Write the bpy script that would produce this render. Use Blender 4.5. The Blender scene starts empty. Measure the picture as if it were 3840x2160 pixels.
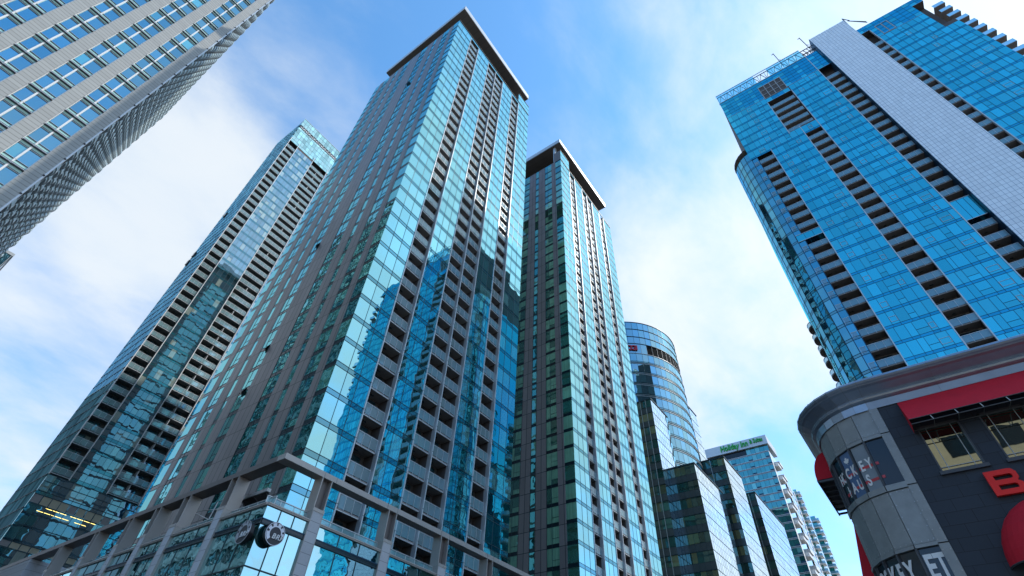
import bpy, math, random
from mathutils import Vector, Matrix
random.seed(7)
R = math.radians
sc = bpy.context.scene
COL = sc.collection
sin, cos, pi = math.sin, math.cos, math.pi

# ------------------------------------------------------------------ camera
AZ, EL, ROLL, FPX = R(51.786), R(45.374), R(3.5973), 1896.77
CAM = Vector((0, 0, 1.6))
fw = Vector((sin(AZ)*cos(EL), cos(AZ)*cos(EL), sin(EL)))
rt0 = Vector((cos(AZ), -sin(AZ), 0)); up0 = rt0.cross(fw)
rt = rt0*cos(ROLL) + up0*sin(ROLL)
up = -rt0*sin(ROLL) + up0*cos(ROLL)
cd = bpy.data.cameras.new('camera'); cam = bpy.data.objects.new('camera', cd); COL.objects.link(cam)
cd.sensor_width = 36; cd.lens = 36*FPX/3840; cd.clip_start = 0.1; cd.clip_end = 5000
cam.matrix_world = Matrix(((rt.x, up.x, -fw.x, CAM.x), (rt.y, up.y, -fw.y, CAM.y), (rt.z, up.z, -fw.z, CAM.z), (0, 0, 0, 1)))
sc.camera = cam
def proj(p):
    v = Vector(p) - CAM; z = v.dot(fw)
    if z <= 0.1: return None
    return 1920 + FPX*v.dot(rt)/z, 1080 - FPX*v.dot(up)/z

# ------------------------------------------------------------------ light
SAZ, SEL = R(133.5), R(45.5)
sd = Vector((sin(SAZ)*cos(SEL), cos(SAZ)*cos(SEL), sin(SEL)))
ld = bpy.data.lights.new('sun', 'SUN'); ld.energy = 2.7; ld.angle = R(0.6); ld.color = (1, .965, .92)
lo = bpy.data.objects.new('sun', ld); COL.objects.link(lo); lo.location = (60, -60, 300)
lo.rotation_euler = (-sd).to_track_quat('-Z', 'Y').to_euler()

w = bpy.data.worlds.new("World"); sc.world = w; w.use_nodes = True
nt = w.node_tree; N = nt.nodes; L = nt.links; N.clear()
def nd(t, **k):
    n = N.new(t)
    for a, b in k.items(): setattr(n, a, b)
    return n
out = nd('ShaderNodeOutputWorld'); bg = nd('ShaderNodeBackground')
sky = nd('ShaderNodeTexSky', sky_type='NISHITA', sun_disc=False, sun_elevation=SEL, sun_rotation=SAZ)
sky.air_density = 1.1; sky.dust_density = 0.4; sky.ozone_density = 3.0
tc = nd('ShaderNodeTexCoord')
sep = nd('ShaderNodeSeparateXYZ'); L.new(tc.outputs['Generated'], sep.inputs[0])
def M(op, a, b=None, clamp=False):
    n = nd('ShaderNodeMath', operation=op); n.use_clamp = clamp
    for i, s in enumerate((a, b)):
        if s is None: continue
        if isinstance(s, (int, float)): n.inputs[i].default_value = s
        else: L.new(s, n.inputs[i])
    return n.outputs[0]
den = M('ADD', M('MAXIMUM', sep.outputs[2], 0.0), 0.22)
px = M('DIVIDE', sep.outputs[0], den); py = M('DIVIDE', sep.outputs[1], den)
cmb = nd('ShaderNodeCombineXYZ'); L.new(px, cmb.inputs[0]); L.new(py, cmb.inputs[1])
mp = nd('ShaderNodeMapping'); mp.inputs['Rotation'].default_value = (0, 0, R(28)); mp.inputs['Scale'].default_value = (0.75, 1.15, 1); mp.inputs['Location'].default_value = (3.1, 1.7, 0)
L.new(cmb.outputs[0], mp.inputs[0])
def noise(sc_, det, rough, dist=0.0):
    n = nd('ShaderNodeTexNoise'); n.inputs['Scale'].default_value = sc_; n.inputs['Detail'].default_value = det
    n.inputs['Roughness'].default_value = rough; n.inputs['Distortion'].default_value = dist
    L.new(mp.outputs[0], n.inputs['Vector']); return n.outputs['Fac']
big = noise(1.3, 4, .5, .2); fine = noise(4.2, 10, .58, .25)
def dirdot(azd, eld, p):      # how close the looked-at direction is to a given one
    v = nd('ShaderNodeVectorMath', operation='DOT_PRODUCT'); L.new(tc.outputs['Generated'], v.inputs[0])
    a, e = R(azd), R(eld); v.inputs[1].default_value = (sin(a)*cos(e), cos(a)*cos(e), sin(e))
    return M('POWER', M('MAXIMUM', v.outputs['Value'], 0.0), p)
def dirv(azd, eld):
    v = nd('ShaderNodeVectorMath', operation='DOT_PRODUCT'); L.new(tc.outputs['Generated'], v.inputs[0])
    a, e = R(azd), R(eld); v.inputs[1].default_value = (sin(a)*cos(e), cos(a)*cos(e), sin(e)); return v.outputs['Value']
cov = M('ADD', M('MULTIPLY', M('SUBTRACT', big, .5), 1.35), M('MULTIPLY', M('SUBTRACT', fine, .5), 1.6))
cov = M('ADD', cov, M('MINIMUM', M('MULTIPLY', M('SUBTRACT', 1.0, dirv(20, 66)), 1.55), .52))
cov = M('ADD', cov, M('MULTIPLY', dirdot(4, 38, 34), .42))
cov = M('ADD', cov, M('MULTIPLY', dirdot(125, 50, 5), .35))
cov = M('SUBTRACT', cov, M('MULTIPLY', dirdot(262, 42, 3), .85))
cov = M('SUBTRACT', cov, M('MULTIPLY', dirdot(4, 20, 110), .50))
cov = M('SUBTRACT', cov, M('MULTIPLY', dirdot(86, 22, 70), .45))
cov = M('ADD', cov, M('MULTIPLY', dirdot(80, 44, 30), .2))
cov = M('ADD', cov, M('MULTIPLY', dirdot(338, 42, 6), .5))
mr = nd('ShaderNodeMapRange', interpolation_type='SMOOTHSTEP'); L.new(cov, mr.inputs[0])
mr.inputs[1].default_value = -.14; mr.inputs[2].default_value = 1.12
cl = M('MULTIPLY', mr.outputs[0], .92)
tint = nd('ShaderNodeMix', data_type='RGBA', blend_type='MULTIPLY'); tint.inputs[0].default_value = 1
L.new(sky.outputs[0], tint.inputs[6])
tz = nd('ShaderNodeMix', data_type='RGBA'); L.new(M('MULTIPLY', sep.outputs[2], 1.3, True), tz.inputs[0]); tz.inputs[6].default_value = (.98, 1.10, 1.40, 1); tz.inputs[7].default_value = (.94, 1.47, 1.64, 1)
L.new(tz.outputs[2], tint.inputs[7])
ccol = nd('ShaderNodeMix', data_type='RGBA'); L.new(M('MULTIPLY', dirdot(120, 50, 4), 1.0), ccol.inputs[0])
ccol.inputs[6].default_value = (4.6, 4.8, 4.9, 1); ccol.inputs[7].default_value = (5.6, 5.7, 5.8, 1)
mx = nd('ShaderNodeMix', data_type='RGBA'); L.new(cl, mx.inputs[0]); L.new(tint.outputs[2], mx.inputs[6]); 
cshade = nd('ShaderNodeMix', data_type='RGBA', blend_type='MULTIPLY'); L.new(M('MULTIPLY', M('SUBTRACT', 1.0, fine), .5), cshade.inputs[0]); L.new(ccol.outputs[2], cshade.inputs[6]); cshade.inputs[7].default_value = (.62, .78, .96, 1)
L.new(cshade.outputs[2], mx.inputs[7])
L.new(mx.outputs[2], bg.inputs[0]); bg.inputs[1].default_value = 0.14
L.new(bg.outputs[0], out.inputs[0])

sc.view_settings.view_transform = 'Standard'; sc.view_settings.look = 'None'
sc.view_settings.exposure = 0.55; sc.view_settings.gamma = 1
sc.cycles.max_bounces = 6; sc.cycles.glossy_bounces = 4; sc.cycles.diffuse_bounces = 3; sc.cycles.transparent_max_bounces = 6
sc.cycles.sample_clamp_indirect = 3; sc.cycles.caustics_reflective = False

# ------------------------------------------------------------------ materials
class NT:
    def __init__(s, name):
        s.m = bpy.data.materials.new(name); s.m.use_nodes = True; s.t = s.m.node_tree; s.t.nodes.clear()
        s.out = s.n('ShaderNodeOutputMaterial')
    def n(s, t, **k):
        x = s.t.nodes.new(t)
        for a, b in k.items(): setattr(x, a, b)
        return x
    def l(s, a, b): s.t.links.new(a, b)
    def math(s, op, a, b=None, clamp=False, c=None):
        x = s.n('ShaderNodeMath', operation=op); x.use_clamp = clamp
        for i, v in enumerate((a, b, c)):
            if v is None: continue
            if isinstance(v, (int, float)): x.inputs[i].default_value = v
            else: s.l(v, x.inputs[i])
        return x.outputs[0]
    def mix(s, f, a, b, bt='MIX'):
        x = s.n('ShaderNodeMix', data_type='RGBA', blend_type=bt)
        for i, v in ((0, f), (6, a), (7, b)):
            if isinstance(v, (int, float)): x.inputs[i].default_value = v
            elif isinstance(v, tuple): x.inputs[i].default_value = (v + (1,))[:4]
            else: s.l(v, x.inputs[i])
        return x.outputs[2]
    def noise(s, vec, scale, det=3, rough=.5):
        x = s.n('ShaderNodeTexNoise'); x.inputs['Scale'].default_value = scale; x.inputs['Detail'].default_value = det
        x.inputs['Roughness'].default_value = rough
        if vec is not None: s.l(vec, x.inputs['Vector'])
        return x

def plain(name, col, rough=.6, metal=0.0, var=.12, vscale=1.5, spec=.5, bump=0):
    t = NT(name); b = t.n('ShaderNodeBsdfPrincipled'); g = t.n('ShaderNodeNewGeometry')
    nz = t.noise(g.outputs['Position'], vscale, 5, .6)
    f = t.math('MULTIPLY_ADD', nz.outputs['Fac'], 2*var, c=1-var)
    c = t.mix(1.0, col, f, 'MULTIPLY'); t.l(c, b.inputs['Base Color'])
    b.inputs['Roughness'].default_value = rough; b.inputs['Metallic'].default_value = metal
    b.inputs['Specular IOR Level'].default_value = spec
    if bump:
        n2 = t.noise(g.outputs['Position'], vscale*8, 4, .6); bp = t.n('ShaderNodeBump'); bp.inputs['Strength'].default_value = bump
        bp.inputs['Distance'].default_value = .01; t.l(n2.outputs['Fac'], bp.inputs['Height']); t.l(bp.outputs[0], b.inputs['Normal'])
    t.l(b.outputs[0], t.out.inputs[0]); return t.m

def glass(name, tint, deep, curtain_or_light=(.35, .45, .4), cprob=.2, refl=.35, tilt=.006, wob=.012, wscale=.9, stripes=True, spread=.5, rough=.0, tv=.24):
    t = NT(name); g = t.n('ShaderNodeNewGeometry'); at = t.n('ShaderNodeAttribute'); at.attribute_name = 'rnd'
    oi = t.n('ShaderNodeObjectInfo'); wn = t.n('ShaderNodeTexWhiteNoise', noise_dimensions='2D')
    cb = t.n('ShaderNodeCombineXYZ'); t.l(t.math('MULTIPLY', at.outputs['Fac'], 91.7), cb.inputs[0]); t.l(t.math('MULTIPLY', oi.outputs['Random'], 57.3), cb.inputs[1])
    t.l(cb.outputs[0], wn.inputs['Vector'])
    v = wn.outputs['Value']; cs = t.n('ShaderNodeSeparateColor'); t.l(wn.outputs['Color'], cs.inputs[0])
    nz = t.noise(g.outputs['Position'], wscale, 2, .5)
    def sub(c, k):
        a = t.n('ShaderNodeVectorMath', operation='SUBTRACT'); t.l(c, a.inputs[0]); a.inputs[1].default_value = (.5, .5, .5)
        b = t.n('ShaderNodeVectorMath', operation='SCALE'); t.l(a.outputs[0], b.inputs[0]); b.inputs['Scale'].default_value = k
        return b.outputs[0]
    def add(a, b):
        x = t.n('ShaderNodeVectorMath', operation='ADD'); t.l(a, x.inputs[0]); t.l(b, x.inputs[1]); return x.outputs[0]
    nn = t.n('ShaderNodeVectorMath', operation='NORMALIZE')
    t.l(add(add(g.outputs['Normal'], sub(wn.outputs['Color'], tilt)), sub(nz.outputs['Color'], wob)), nn.inputs[0])
    # room behind the pane: dark, sometimes curtains, a blind or painted-in light
    f = t.math('MULTIPLY_ADD', cs.outputs[1], 2*spread, c=1-spread)
    room = t.mix(1.0, deep, f, 'MULTIPLY')
    if stripes:
        mp_ = t.n('ShaderNodeMapping'); mp_.inputs['Scale'].default_value = (5, 5, .25); t.l(g.outputs['Position'], mp_.inputs[0])
        st = t.noise(mp_.outputs[0], 1.0, 3, .6); cf = t.math('MULTIPLY_ADD', st.outputs['Fac'], 1.4, c=.3)
        cur = t.mix(1.0, curtain_or_light, cf, 'MULTIPLY')
    else: cur = t.mix(1.0, curtain_or_light, t.math('MULTIPLY_ADD', cs.outputs[2], .8, c=.5), 'MULTIPLY')
    room = t.mix(t.math('LESS_THAN', v, cprob), room, cur)
    df = t.n('ShaderNodeBsdfDiffuse'); t.l(room, df.inputs[0])
    gl = t.n('ShaderNodeBsdfGlossy'); gl.inputs['Roughness'].default_value = rough
    tn = t.mix(1.0, tint, t.math('MULTIPLY_ADD', cs.outputs[0], tv, c=1.0-tv*.6), 'MULTIPLY'); t.l(tn, gl.inputs[0]); t.l(nn.outputs[0], gl.inputs['Normal'])
    fr = t.n('ShaderNodeFresnel'); fr.inputs[0].default_value = 1.5
    fac = t.math('ADD', fr.outputs[0], refl, True)
    ms = t.n('ShaderNodeMixShader'); t.l(fac, ms.inputs[0]); t.l(df.outputs[0], ms.inputs[1]); t.l(gl.outputs[0], ms.inputs[2])
    t.l(ms.outputs[0], t.out.inputs[0]); return t.m

def clear(name, tint=(.75, .9, .9), alpha=.45, frost=(.5, .62, .62)):
    t = NT(name); tr = t.n('ShaderNodeBsdfTransparent'); tr.inputs[0].default_value = tint + (1,)
    gl = t.n('ShaderNodeBsdfGlossy'); gl.inputs['Roughness'].default_value = .05; gl.inputs[0].default_value = (.8, .95, .95, 1)
    df = t.n('ShaderNodeBsdfDiffuse'); df.inputs[0].default_value = frost + (1,)
    m1 = t.n('ShaderNodeMixShader'); m1.inputs[0].default_value = alpha; t.l(tr.outputs[0], m1.inputs[1]); t.l(df.outputs[0], m1.inputs[2])
    fr = t.n('ShaderNodeFresnel'); fr.inputs[0].default_value = 1.45
    m2 = t.n('ShaderNodeMixShader'); t.l(t.math('ADD', fr.outputs[0], .06, True), m2.inputs[0]); t.l(m1.outputs[0], m2.inputs[1]); t.l(gl.outputs[0], m2.inputs[2])
    t.l(m2.outputs[0], t.out.inputs[0]); return t.m

def jointed(name, col, jcol, hu, hz, z0=0.0, u0=0.0, jw=.02, axis='Y', rough=.5, metal=0., var=.1, brick=0.0, spec=.5, grain=0):
    """panels with real joint lines: spacing hu along axis, hz in height"""
    t = NT(name); g = t.n('ShaderNodeNewGeometry'); s = t.n('ShaderNodeSeparateXYZ'); t.l(g.outputs['Position'], s.inputs[0])
    u = s.outputs[0 if axis == 'X' else 1]; z = s.outputs[2]
    zz = t.math('DIVIDE', t.math('SUBTRACT', z, z0), hz); zi = t.math('FLOOR', zz)
    uu = t.math('DIVIDE', t.math('SUBTRACT', u, u0), hu)
    if brick: uu = t.math('ADD', uu, t.math('MULTIPLY', zi, brick))
    ui = t.math('FLOOR', uu)
    def line(fr, w): return t.math('LESS_THAN', t.math('FRACT', fr), w)
    ln = t.math('MAXIMUM', line(zz, jw/hz), line(uu, jw/hu))
    wn = t.n('ShaderNodeTexWhiteNoise', noise_dimensions='2D'); cb = t.n('ShaderNodeCombineXYZ'); t.l(ui, cb.inputs[0]); t.l(zi, cb.inputs[1]); t.l(cb.outputs[0], wn.inputs['Vector'])
    nz = t.noise(g.outputs['Position'], 1.2 if not grain else grain, 5, .65)
    f = t.math('ADD', t.math('MULTIPLY_ADD', wn.outputs['Value'], var, c=1-var*.5-.06 - (.1 if grain else 0)), t.math('MULTIPLY', nz.outputs['Fac'], .12 if not grain else .32))
    c = t.mix(ln, t.mix(1.0, col, f, 'MULTIPLY'), jcol)
    b = t.n('ShaderNodeBsdfPrincipled'); t.l(c, b.inputs['Base Color']); b.inputs['Roughness'].default_value = rough; b.inputs['Metallic'].default_value = metal
    b.inputs['Specular IOR Level'].default_value = spec
    t.l(b.outputs[0], t.out.inputs[0]); return t.m

def lamp(name, col, e):
    t = NT(name); x = t.n('ShaderNodeEmission'); x.inputs[0].default_value = col + (1,); x.inputs[1].default_value = e
    t.l(x.outputs[0], t.out.inputs[0]); return t.m

TEAL = (.46, .80, .86)
m_glC = glass('teal_coated_glass', (.44, .88, .92), (.010, .10, .11), (.16, .42, .40), .22, .56, .006, .012, .7)
m_glL = glass('teal_side_glass', (.34, .82, .86), (.012, .07, .055), (.12, .34, .22), .30, .42, .012, .05, 1.1)
m_glLT = glass('residential_clear_glass', (.62, .88, .98), (.012, .055, .075), (.36, .42, .34), .16, .42, .008, .012, .8)
m_glLTs = glass('silvery_side_glass', (.70, .95, .96), (.32, .62, .64), (.35, .6, .62), .3, .16, .012, .03, .8)
m_glR = glass('blue_tower_glass', (.13, .93, 1.0), (.004, .07, .15), (.05, .32, .46), .26, .55, .016, .014, .35, False, tv=.42)  # paler cyan panes paint cloud reflections into the colour
m_glRc = glass('curved_blue_glass', (.24, .74, .90), (.004, .06, .10), (.03, .2, .24), .15, .5, .012, .03, .6, False)
m_glB = glass('granite_tower_window', (.34, .68, .80), (.01, .06, .12), (.10, .42, .48), .09, .5, .004, .004, .5, False)
m_glO = glass('dark_office_glass', (.40, .74, .68), (.06, .11, .088), (.24, .23, .11), .28, .18, .006, .012, .7, False, .6)  # warm panes put lit rooms behind the glass into the colour
m_spanO = plain('office_spandrel', (.085, .10, .098), .25, 0, .2)
m_glOf = glass('office_front_glass', (.82, .94, .97), (.08, .12, .13), (.1, .12, .1), .1, .72, .004, .012, .5, False)
m_glCG = glass('round_tower_glass', (.46, .82, .96), (.012, .07, .095), (.08, .28, .32), .2, .5, .012, .01, .5, False)
m_glH = glass('hotel_glass', (.30, .82, .80), (.012, .11, .11), (.20, .50, .48), .22, .34, .010, .01, .5, False)
m_glP = glass('podium_glass', (.60, .95, .95), (.010, .07, .07), (.08, .22, .18), .12, .60, .004, .03, 1.3, False)
m_glBar = glass('restaurant_window_glass', (.75, .78, .66), (.03, .035, .03), (.1, .1, .08), .0, .45, .004, .007, 1.2, False)
m_glDk = plain('dark_tinted_pane', (.012, .016, .02), .08, 0, .2)
m_span = glass('spandrel_glass', (.32, .74, .86), (.008, .08, .10), (.02, .09, .1), .3, .34, .004, .008, .7, False)
m_spanD = plain('dark_spandrel', (.010, .022, .028), .15, 0, .2)
m_spanR = glass('blue_spandrel_glass', (.06, .70, .94), (.004, .04, .10), (.01, .07, .14), .3, .5, .004, .008, .4, False)
m_mul = plain('dark_mullion', (.02, .045, .055), .4, .3)
m_mulB = plain('blue_dark_mullion', (.008, .05, .10), .4, .3)
m_mulL = plain('light_aluminium', (.56, .58, .58), .38, .5, .06)
m_white = plain('white_trim', (.74, .73, .70), .5, 0, .05)
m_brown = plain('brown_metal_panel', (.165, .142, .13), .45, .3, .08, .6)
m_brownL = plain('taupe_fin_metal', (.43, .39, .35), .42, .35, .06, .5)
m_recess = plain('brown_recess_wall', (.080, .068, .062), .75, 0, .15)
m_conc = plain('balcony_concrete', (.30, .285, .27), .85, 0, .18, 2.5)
m_concT = plain('dark_slab_concrete', (.15, .165, .165), .8, 0, .15, 2.5)  # darker and cooler than the other balconies' concrete
m_concD = plain('weathered_concrete', (.21, .19, .175), .9, 0, .3, 3.5)
m_rail = clear('frosted_balcony_glass', (.62, .86, .88), .50, (.34, .48, .50))
m_railC = clear('clear_balcony_glass', (.74, .94, .94), .42, (.42, .62, .62))
m_railR = clear('blue_balcony_glass', (.55, .80, .92), .55, (.26, .50, .62))
m_par = clear('parapet_glass', (.25, .70, .92), .15, (.05, .3, .42))
m_clad = jointed('taupe_cladding', (.205, .182, .172), (.012, .011, .011), 1.02, 3.02, 17.89, 37.33, .075, 'Y', .36, .40, .26)
m_clad2 = jointed('taupe_cladding_rear_tower', (.25, .215, .205), (.015, .013, .013), 1.04, 2.95, 30.4, 37.33, .085, 'Y', .42, .30, .22)
m_soff = jointed('soffit_panels', (.135, .12, .105), (.04, .035, .03), 1.5, 1.5, 0, 0, .05, 'X', .6, .1, .12)
m_granX = jointed('grey_granite_front', (.365, .365, .335), (.12, .12, .10), 50, .617, 54.3, 3, .055, 'X', .55, 0, .12, 0, .5, 14)
m_granY = jointed('grey_granite_side', (.36, .36, .34), (.20, .19, .17), 50, .617, 54.3, 3, .03, 'Y', .6, 0, .1, 0, .5, 14)
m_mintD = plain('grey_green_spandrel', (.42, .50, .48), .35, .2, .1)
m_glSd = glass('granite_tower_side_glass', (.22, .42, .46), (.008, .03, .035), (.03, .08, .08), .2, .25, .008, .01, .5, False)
m_mint = plain('pale_green_spandrel', (.42, .66, .58), .3, .1, .06)
m_stone = jointed('podium_granite', (.50, .51, .52), (.14, .14, .14), 40, .66, 14.95-6.6, 0, .025, 'X', .6, 0, .12, 0, .5, 16)
m_whiteP = jointed('grey_white_wall_tiles', (.80, .84, .86), (.30, .36, .42), .62, 1.0, 1.5, 0, .06, 'Y', .35, .1, .12)
m_steel = plain('grey_steel', (.09, .10, .11), .5, .6)
m_metal = plain('weathered_zinc', (.27, .28, .275), .55, .45, .28, 2.2, .5, .12)
m_metalC = plain('zinc_cornice', (.31, .36, .42), .33, .75, .25, 1.3, .5, .1)
m_rivet = plain('rivet_steel', (.42, .42, .43), .35, .8)
m_seam = plain('black_gap', (.012, .013, .013), .95, 0, .1, 1, .1)
m_slate = jointed('charcoal_stone_blocks', (.017, .025, .038), (.0015, .0015, .002), .83, .432, 8.27-4.32, .12, .016, 'Y', .62, 0, .30, .5, .5, 9)
m_red = plain('red_awning_fabric', (.58, .006, .022), .8, 0, .16, 2.2)
m_redS = plain('red_sign_face', (.88, .012, .010), .4, 0, .04)
m_redM = plain('red_tower_letters', (.62, .02, .05), .4, 0, .04)
m_green = plain('green_letters', (.01, .42, .05), .45, 0, .05)
m_black = plain('black_metal', (.012, .012, .014), .4, .2)
m_cream = plain('cream_stone', (.46, .42, .30), .85, 0, .15)
m_letW = plain('white_lettering', (.78, .78, .76), .5, 0, .03)
m_posterB = plain('blue_window_poster', (.06, .12, .24), .35, 0, .3, .8)
m_posterG = plain('pale_window_poster', (.22, .26, .29), .35, 0, .4, 1.0)
m_redT = plain('red_window_stripe', (.52, .04, .05), .4, 0, .1)
m_silver = plain('silver_emblem', (.52, .53, .57), .3, .5, .08)
m_grey = plain('grey_emblem_disc', (.045, .043, .048), .4, .3, .05)
m_frameB = plain('bar_window_frame', (.07, .075, .085), .5, .2)
m_munt = plain('window_muntin', (.40, .41, .40), .45, .2)
m_lamp = lamp('office_lamp', (1, .78, .22), 2.2)
m_lampW = lamp('small_white_lamp', (1, .97, .9), 6.0)
m_awnG = plain('dark_awning_fabric', (.035, .037, .04), .8)
m_asph = plain('asphalt', (.05, .05, .052), .9, 0, .2, 3)
m_pave = plain('pavement_concrete', (.32, .31, .29), .9, 0, .12, 2)
m_groundm = plain('ground_concrete', (.20, .195, .19), .95, 0, .15, .3)
m_paint = plain('road_paint', (.75, .75, .72), .7)
m_wallG = jointed('gray_render_wall', (.30, .33, .34), (.12, .13, .14), 3.0, 3.0, 0, 0, .1, 'Y', .8, 0, .08)

# ------------------------------------------------------------------ mesh helpers
def rv(p, a):
    if not a: return p
    c, s = cos(a), sin(a); return (p[0]*c - p[1]*s, p[0]*s + p[1]*c, p[2])
class MB:
    def __init__(s): s.v = []; s.f = []; s.m = []; s.r = []
    def q(s, pts, mat, rnd=None):
        i = len(s.v); s.v += [tuple(p) for p in pts]; s.f.append(tuple(range(i, i+len(pts)))); s.m.append(mat)
        s.r.append(random.random() if rnd is None else rnd)
    def box(s, x0, x1, y0, y1, z0, z1, mat):
        if x0 > x1: x0, x1 = x1, x0
        if y0 > y1: y0, y1 = y1, y0
        i = len(s.v); s.v += [(x, y, z) for z in (z0, z1) for y in (y0, y1) for x in (x0, x1)]
        r = random.random()
        for f in ((0, 2, 3, 1), (4, 5, 7, 6), (0, 1, 5, 4), (2, 6, 7, 3), (0, 4, 6, 2), (1, 3, 7, 5)):
            s.f.append(tuple(i+k for k in f)); s.m.append(mat); s.r.append(r)
        return s
    def pane(s, x0, x1, z0, z1, y, mat): s.q([(x0, y, z0), (x1, y, z0), (x1, y, z1), (x0, y, z1)], mat)
    def prism(s, poly, y0, y1, mat):      # poly in x,z ; extruded along y (y0 = front)
        n = len(poly); i = len(s.v); s.v += [(p[0], y0, p[1]) for p in poly] + [(p[0], y1, p[1]) for p in poly]
        fs = [tuple(i+k for k in range(n)), tuple(i+n+k for k in reversed(range(n)))]
        for k in range(n): fs.append((i+k, i+n+k, i+n+(k+1) % n, i+(k+1) % n))
        for f in fs: s.f.append(f); s.m.append(mat); s.r.append(.5)
    def tube(s, p, q_, r, mat, n=6):
        p, q_ = Vector(p), Vector(q_); d = (q_-p).normalized(); a = d.orthogonal().normalized(); b = d.cross(a); i = len(s.v)
        for c in (p, q_):
            for k in range(n): s.v.append(tuple(c + a*r*cos(2*pi*k/n) + b*r*sin(2*pi*k/n)))
        for k in range(n): s.f.append((i+k, i+(k+1) % n, i+n+(k+1) % n, i+n+k)); s.m.append(mat); s.r.append(.5)
        s.f.append(tuple(i+k for k in reversed(range(n)))); s.f.append(tuple(i+n+k for k in range(n))); s.m += [mat]*2; s.r += [.5]*2
    def add(s, o, loc=(0, 0, 0), rot=0, dr=None):
        i = len(s.v); dr = random.random() if dr is None else dr
        for p in o.v:
            p = rv(p, rot); s.v.append((p[0]+loc[0], p[1]+loc[1], p[2]+loc[2]))
        for f, m, r in zip(o.f, o.m, o.r): s.f.append(tuple(i+k for k in f)); s.m.append(m); s.r.append((r+dr) % 1.0)
        return s
    def mesh(s, name):
        me = bpy.data.meshes.new(name); me.from_pydata(s.v, [], s.f)
        mats = []
        for m in s.m:
            if m not in mats: mats.append(m)
        for m in mats: me.materials.append(m)
        ix = {m: k for k, m in enumerate(mats)}
        me.polygons.foreach_set('material_index', [ix[m] for m in s.m])
        a = me.attributes.new('rnd', 'FLOAT', 'FACE'); a.data.foreach_set('value', s.r)
        me.update(); return me
    def obj(s, name, parent=None, loc=(0, 0, 0), rot=0, kind=None, label=None):
        return link(name, s.mesh(name), parent, loc, rot, kind, label)
def wloc(o):
    v = Vector(o.location)
    while o.parent: o = o.parent; v = v + Vector(o.location)
    return v
def link(name, me, parent=None, loc=(0, 0, 0), rot=0, kind=None, label=None):
    o = bpy.data.objects.new(name, me); COL.objects.link(o)
    if parent:
        o.parent = parent; o.location = Vector(loc) - wloc(parent)
    else: o.location = loc
    o.rotation_euler = (0, 0, rot)
    if kind: o['kind'] = kind
    if label: o['label'] = label
    return o
def thing(name, label, cat, loc, group=None):
    o = bpy.data.objects.new(name, None); COL.objects.link(o); o.location = loc; o.empty_display_size = .5
    o['label'] = label; o['category'] = cat
    if group: o['group'] = group
    return o
def solo(o, label, cat, group=None):
    o['label'] = label; o['category'] = cat
    if group: o['group'] = group
    return o
class Rep:      # many alike parts of one thing: the largest 100 in the picture stay objects, the rest one mesh
    def __init__(s, parent, name, restname, limit=98): s.p = parent; s.n = name; s.rn = restname; s.it = []; s.lim = limit
    def add(s, tpl, loc, rot=0, subs=(), size=3.0): s.it.append((tpl, loc, rot, subs, size))
    def done(s):
        def key(e):
            p = Vector(e[1]) + Vector((0, 0, 1.5)); q = proj(p); d = (p-CAM).length
            if q is None or not (-60 < q[0] < 3900 and -60 < q[1] < 2220): return 0
            return e[4]/d
        it = sorted(s.it, key=key, reverse=True); cache = {}
        def me(t, n):
            if id(t) not in cache: cache[id(t)] = t.mesh(n)
            return cache[id(t)]
        rest = MB(); cnt = 0
        for e in it:
            tpl, loc, rot, subs, size = e
            if cnt < s.lim and key(e) > 0:
                o = link(s.n, me(tpl, s.n), s.p, loc, rot); cnt += 1
                for n, t in subs:
                    c = link(n, me(t, n)); c.parent = o
            else:
                dr = random.random(); rest.add(tpl, loc, rot, dr)
                for n, t in subs: rest.add(t, loc, rot, dr)
        if rest.v: rest.obj(s.rn, s.p, kind='stuff')
        s.it = []
L90 = -pi/2

def text(st, size, depth=.03, shear=0.0, bold=0.0, mat=None, space=1.0, xs=1.0):
    cu = bpy.data.curves.new('t', 'FONT'); cu.body = st; cu.size = size; cu.extrude = depth/2; cu.shear = shear; cu.offset = bold; cu.space_character = space
    cu.align_x = 'CENTER'; cu.align_y = 'CENTER'; cu.resolution_u = 4
    o = bpy.data.objects.new('t', cu); COL.objects.link(o); dg = bpy.context.evaluated_depsgraph_get(); dg.update()
    me = bpy.data.meshes.new_from_object(o.evaluated_get(dg)); b = MB()
    b.v = [(v.co.x*xs, -v.co.z, v.co.y) for v in me.vertices]
    for p in me.polygons: b.f.append(tuple(p.vertices)); b.m.append(mat); b.r.append(.5)
    bpy.data.objects.remove(o); bpy.data.meshes.remove(me); bpy.data.curves.remove(cu)
    return b

def fit(b, width):
    xs = [p[0] for p in b.v]; k = width/(max(xs)-min(xs)); m = (max(xs)+min(xs))/2
    b.v = [((p[0]-m)*k, p[1], p[2]) for p in b.v]; return b
def window(wd, h, sp, cols, mg, ms, mm, bar=.05, transom=None, spandrel_top=False, proud=.03):
    b = MB()
    if sp:
        for i in range(len(cols)-1): b.pane(cols[i]*wd, cols[i+1]*wd, 0, sp, 0, ms)
    for i in range(len(cols)-1):
        x0, x1 = cols[i]*wd, cols[i+1]*wd
        if transom and i in transom: b.pane(x0, x1, sp, sp+transom[i], 0, mg); b.pane(x0, x1, sp+transom[i], h, 0, mg); b.box(x0, x1, -proud, .0, sp+transom[i]-bar/2, sp+transom[i]+bar/2, mm)
        else: b.pane(x0, x1, sp, h, 0, mg)
    b.box(0, wd, -proud, 0.0, -bar/2, bar/2, mm)
    if sp: b.box(0, wd, -proud, 0.0, sp-bar/2, sp+bar/2, mm)
    for c in cols[1:-1]: b.box(c*wd-bar/2, c*wd+bar/2, -proud+.004, 0.0, bar/2, h-bar/2, mm)
    return b

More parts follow.
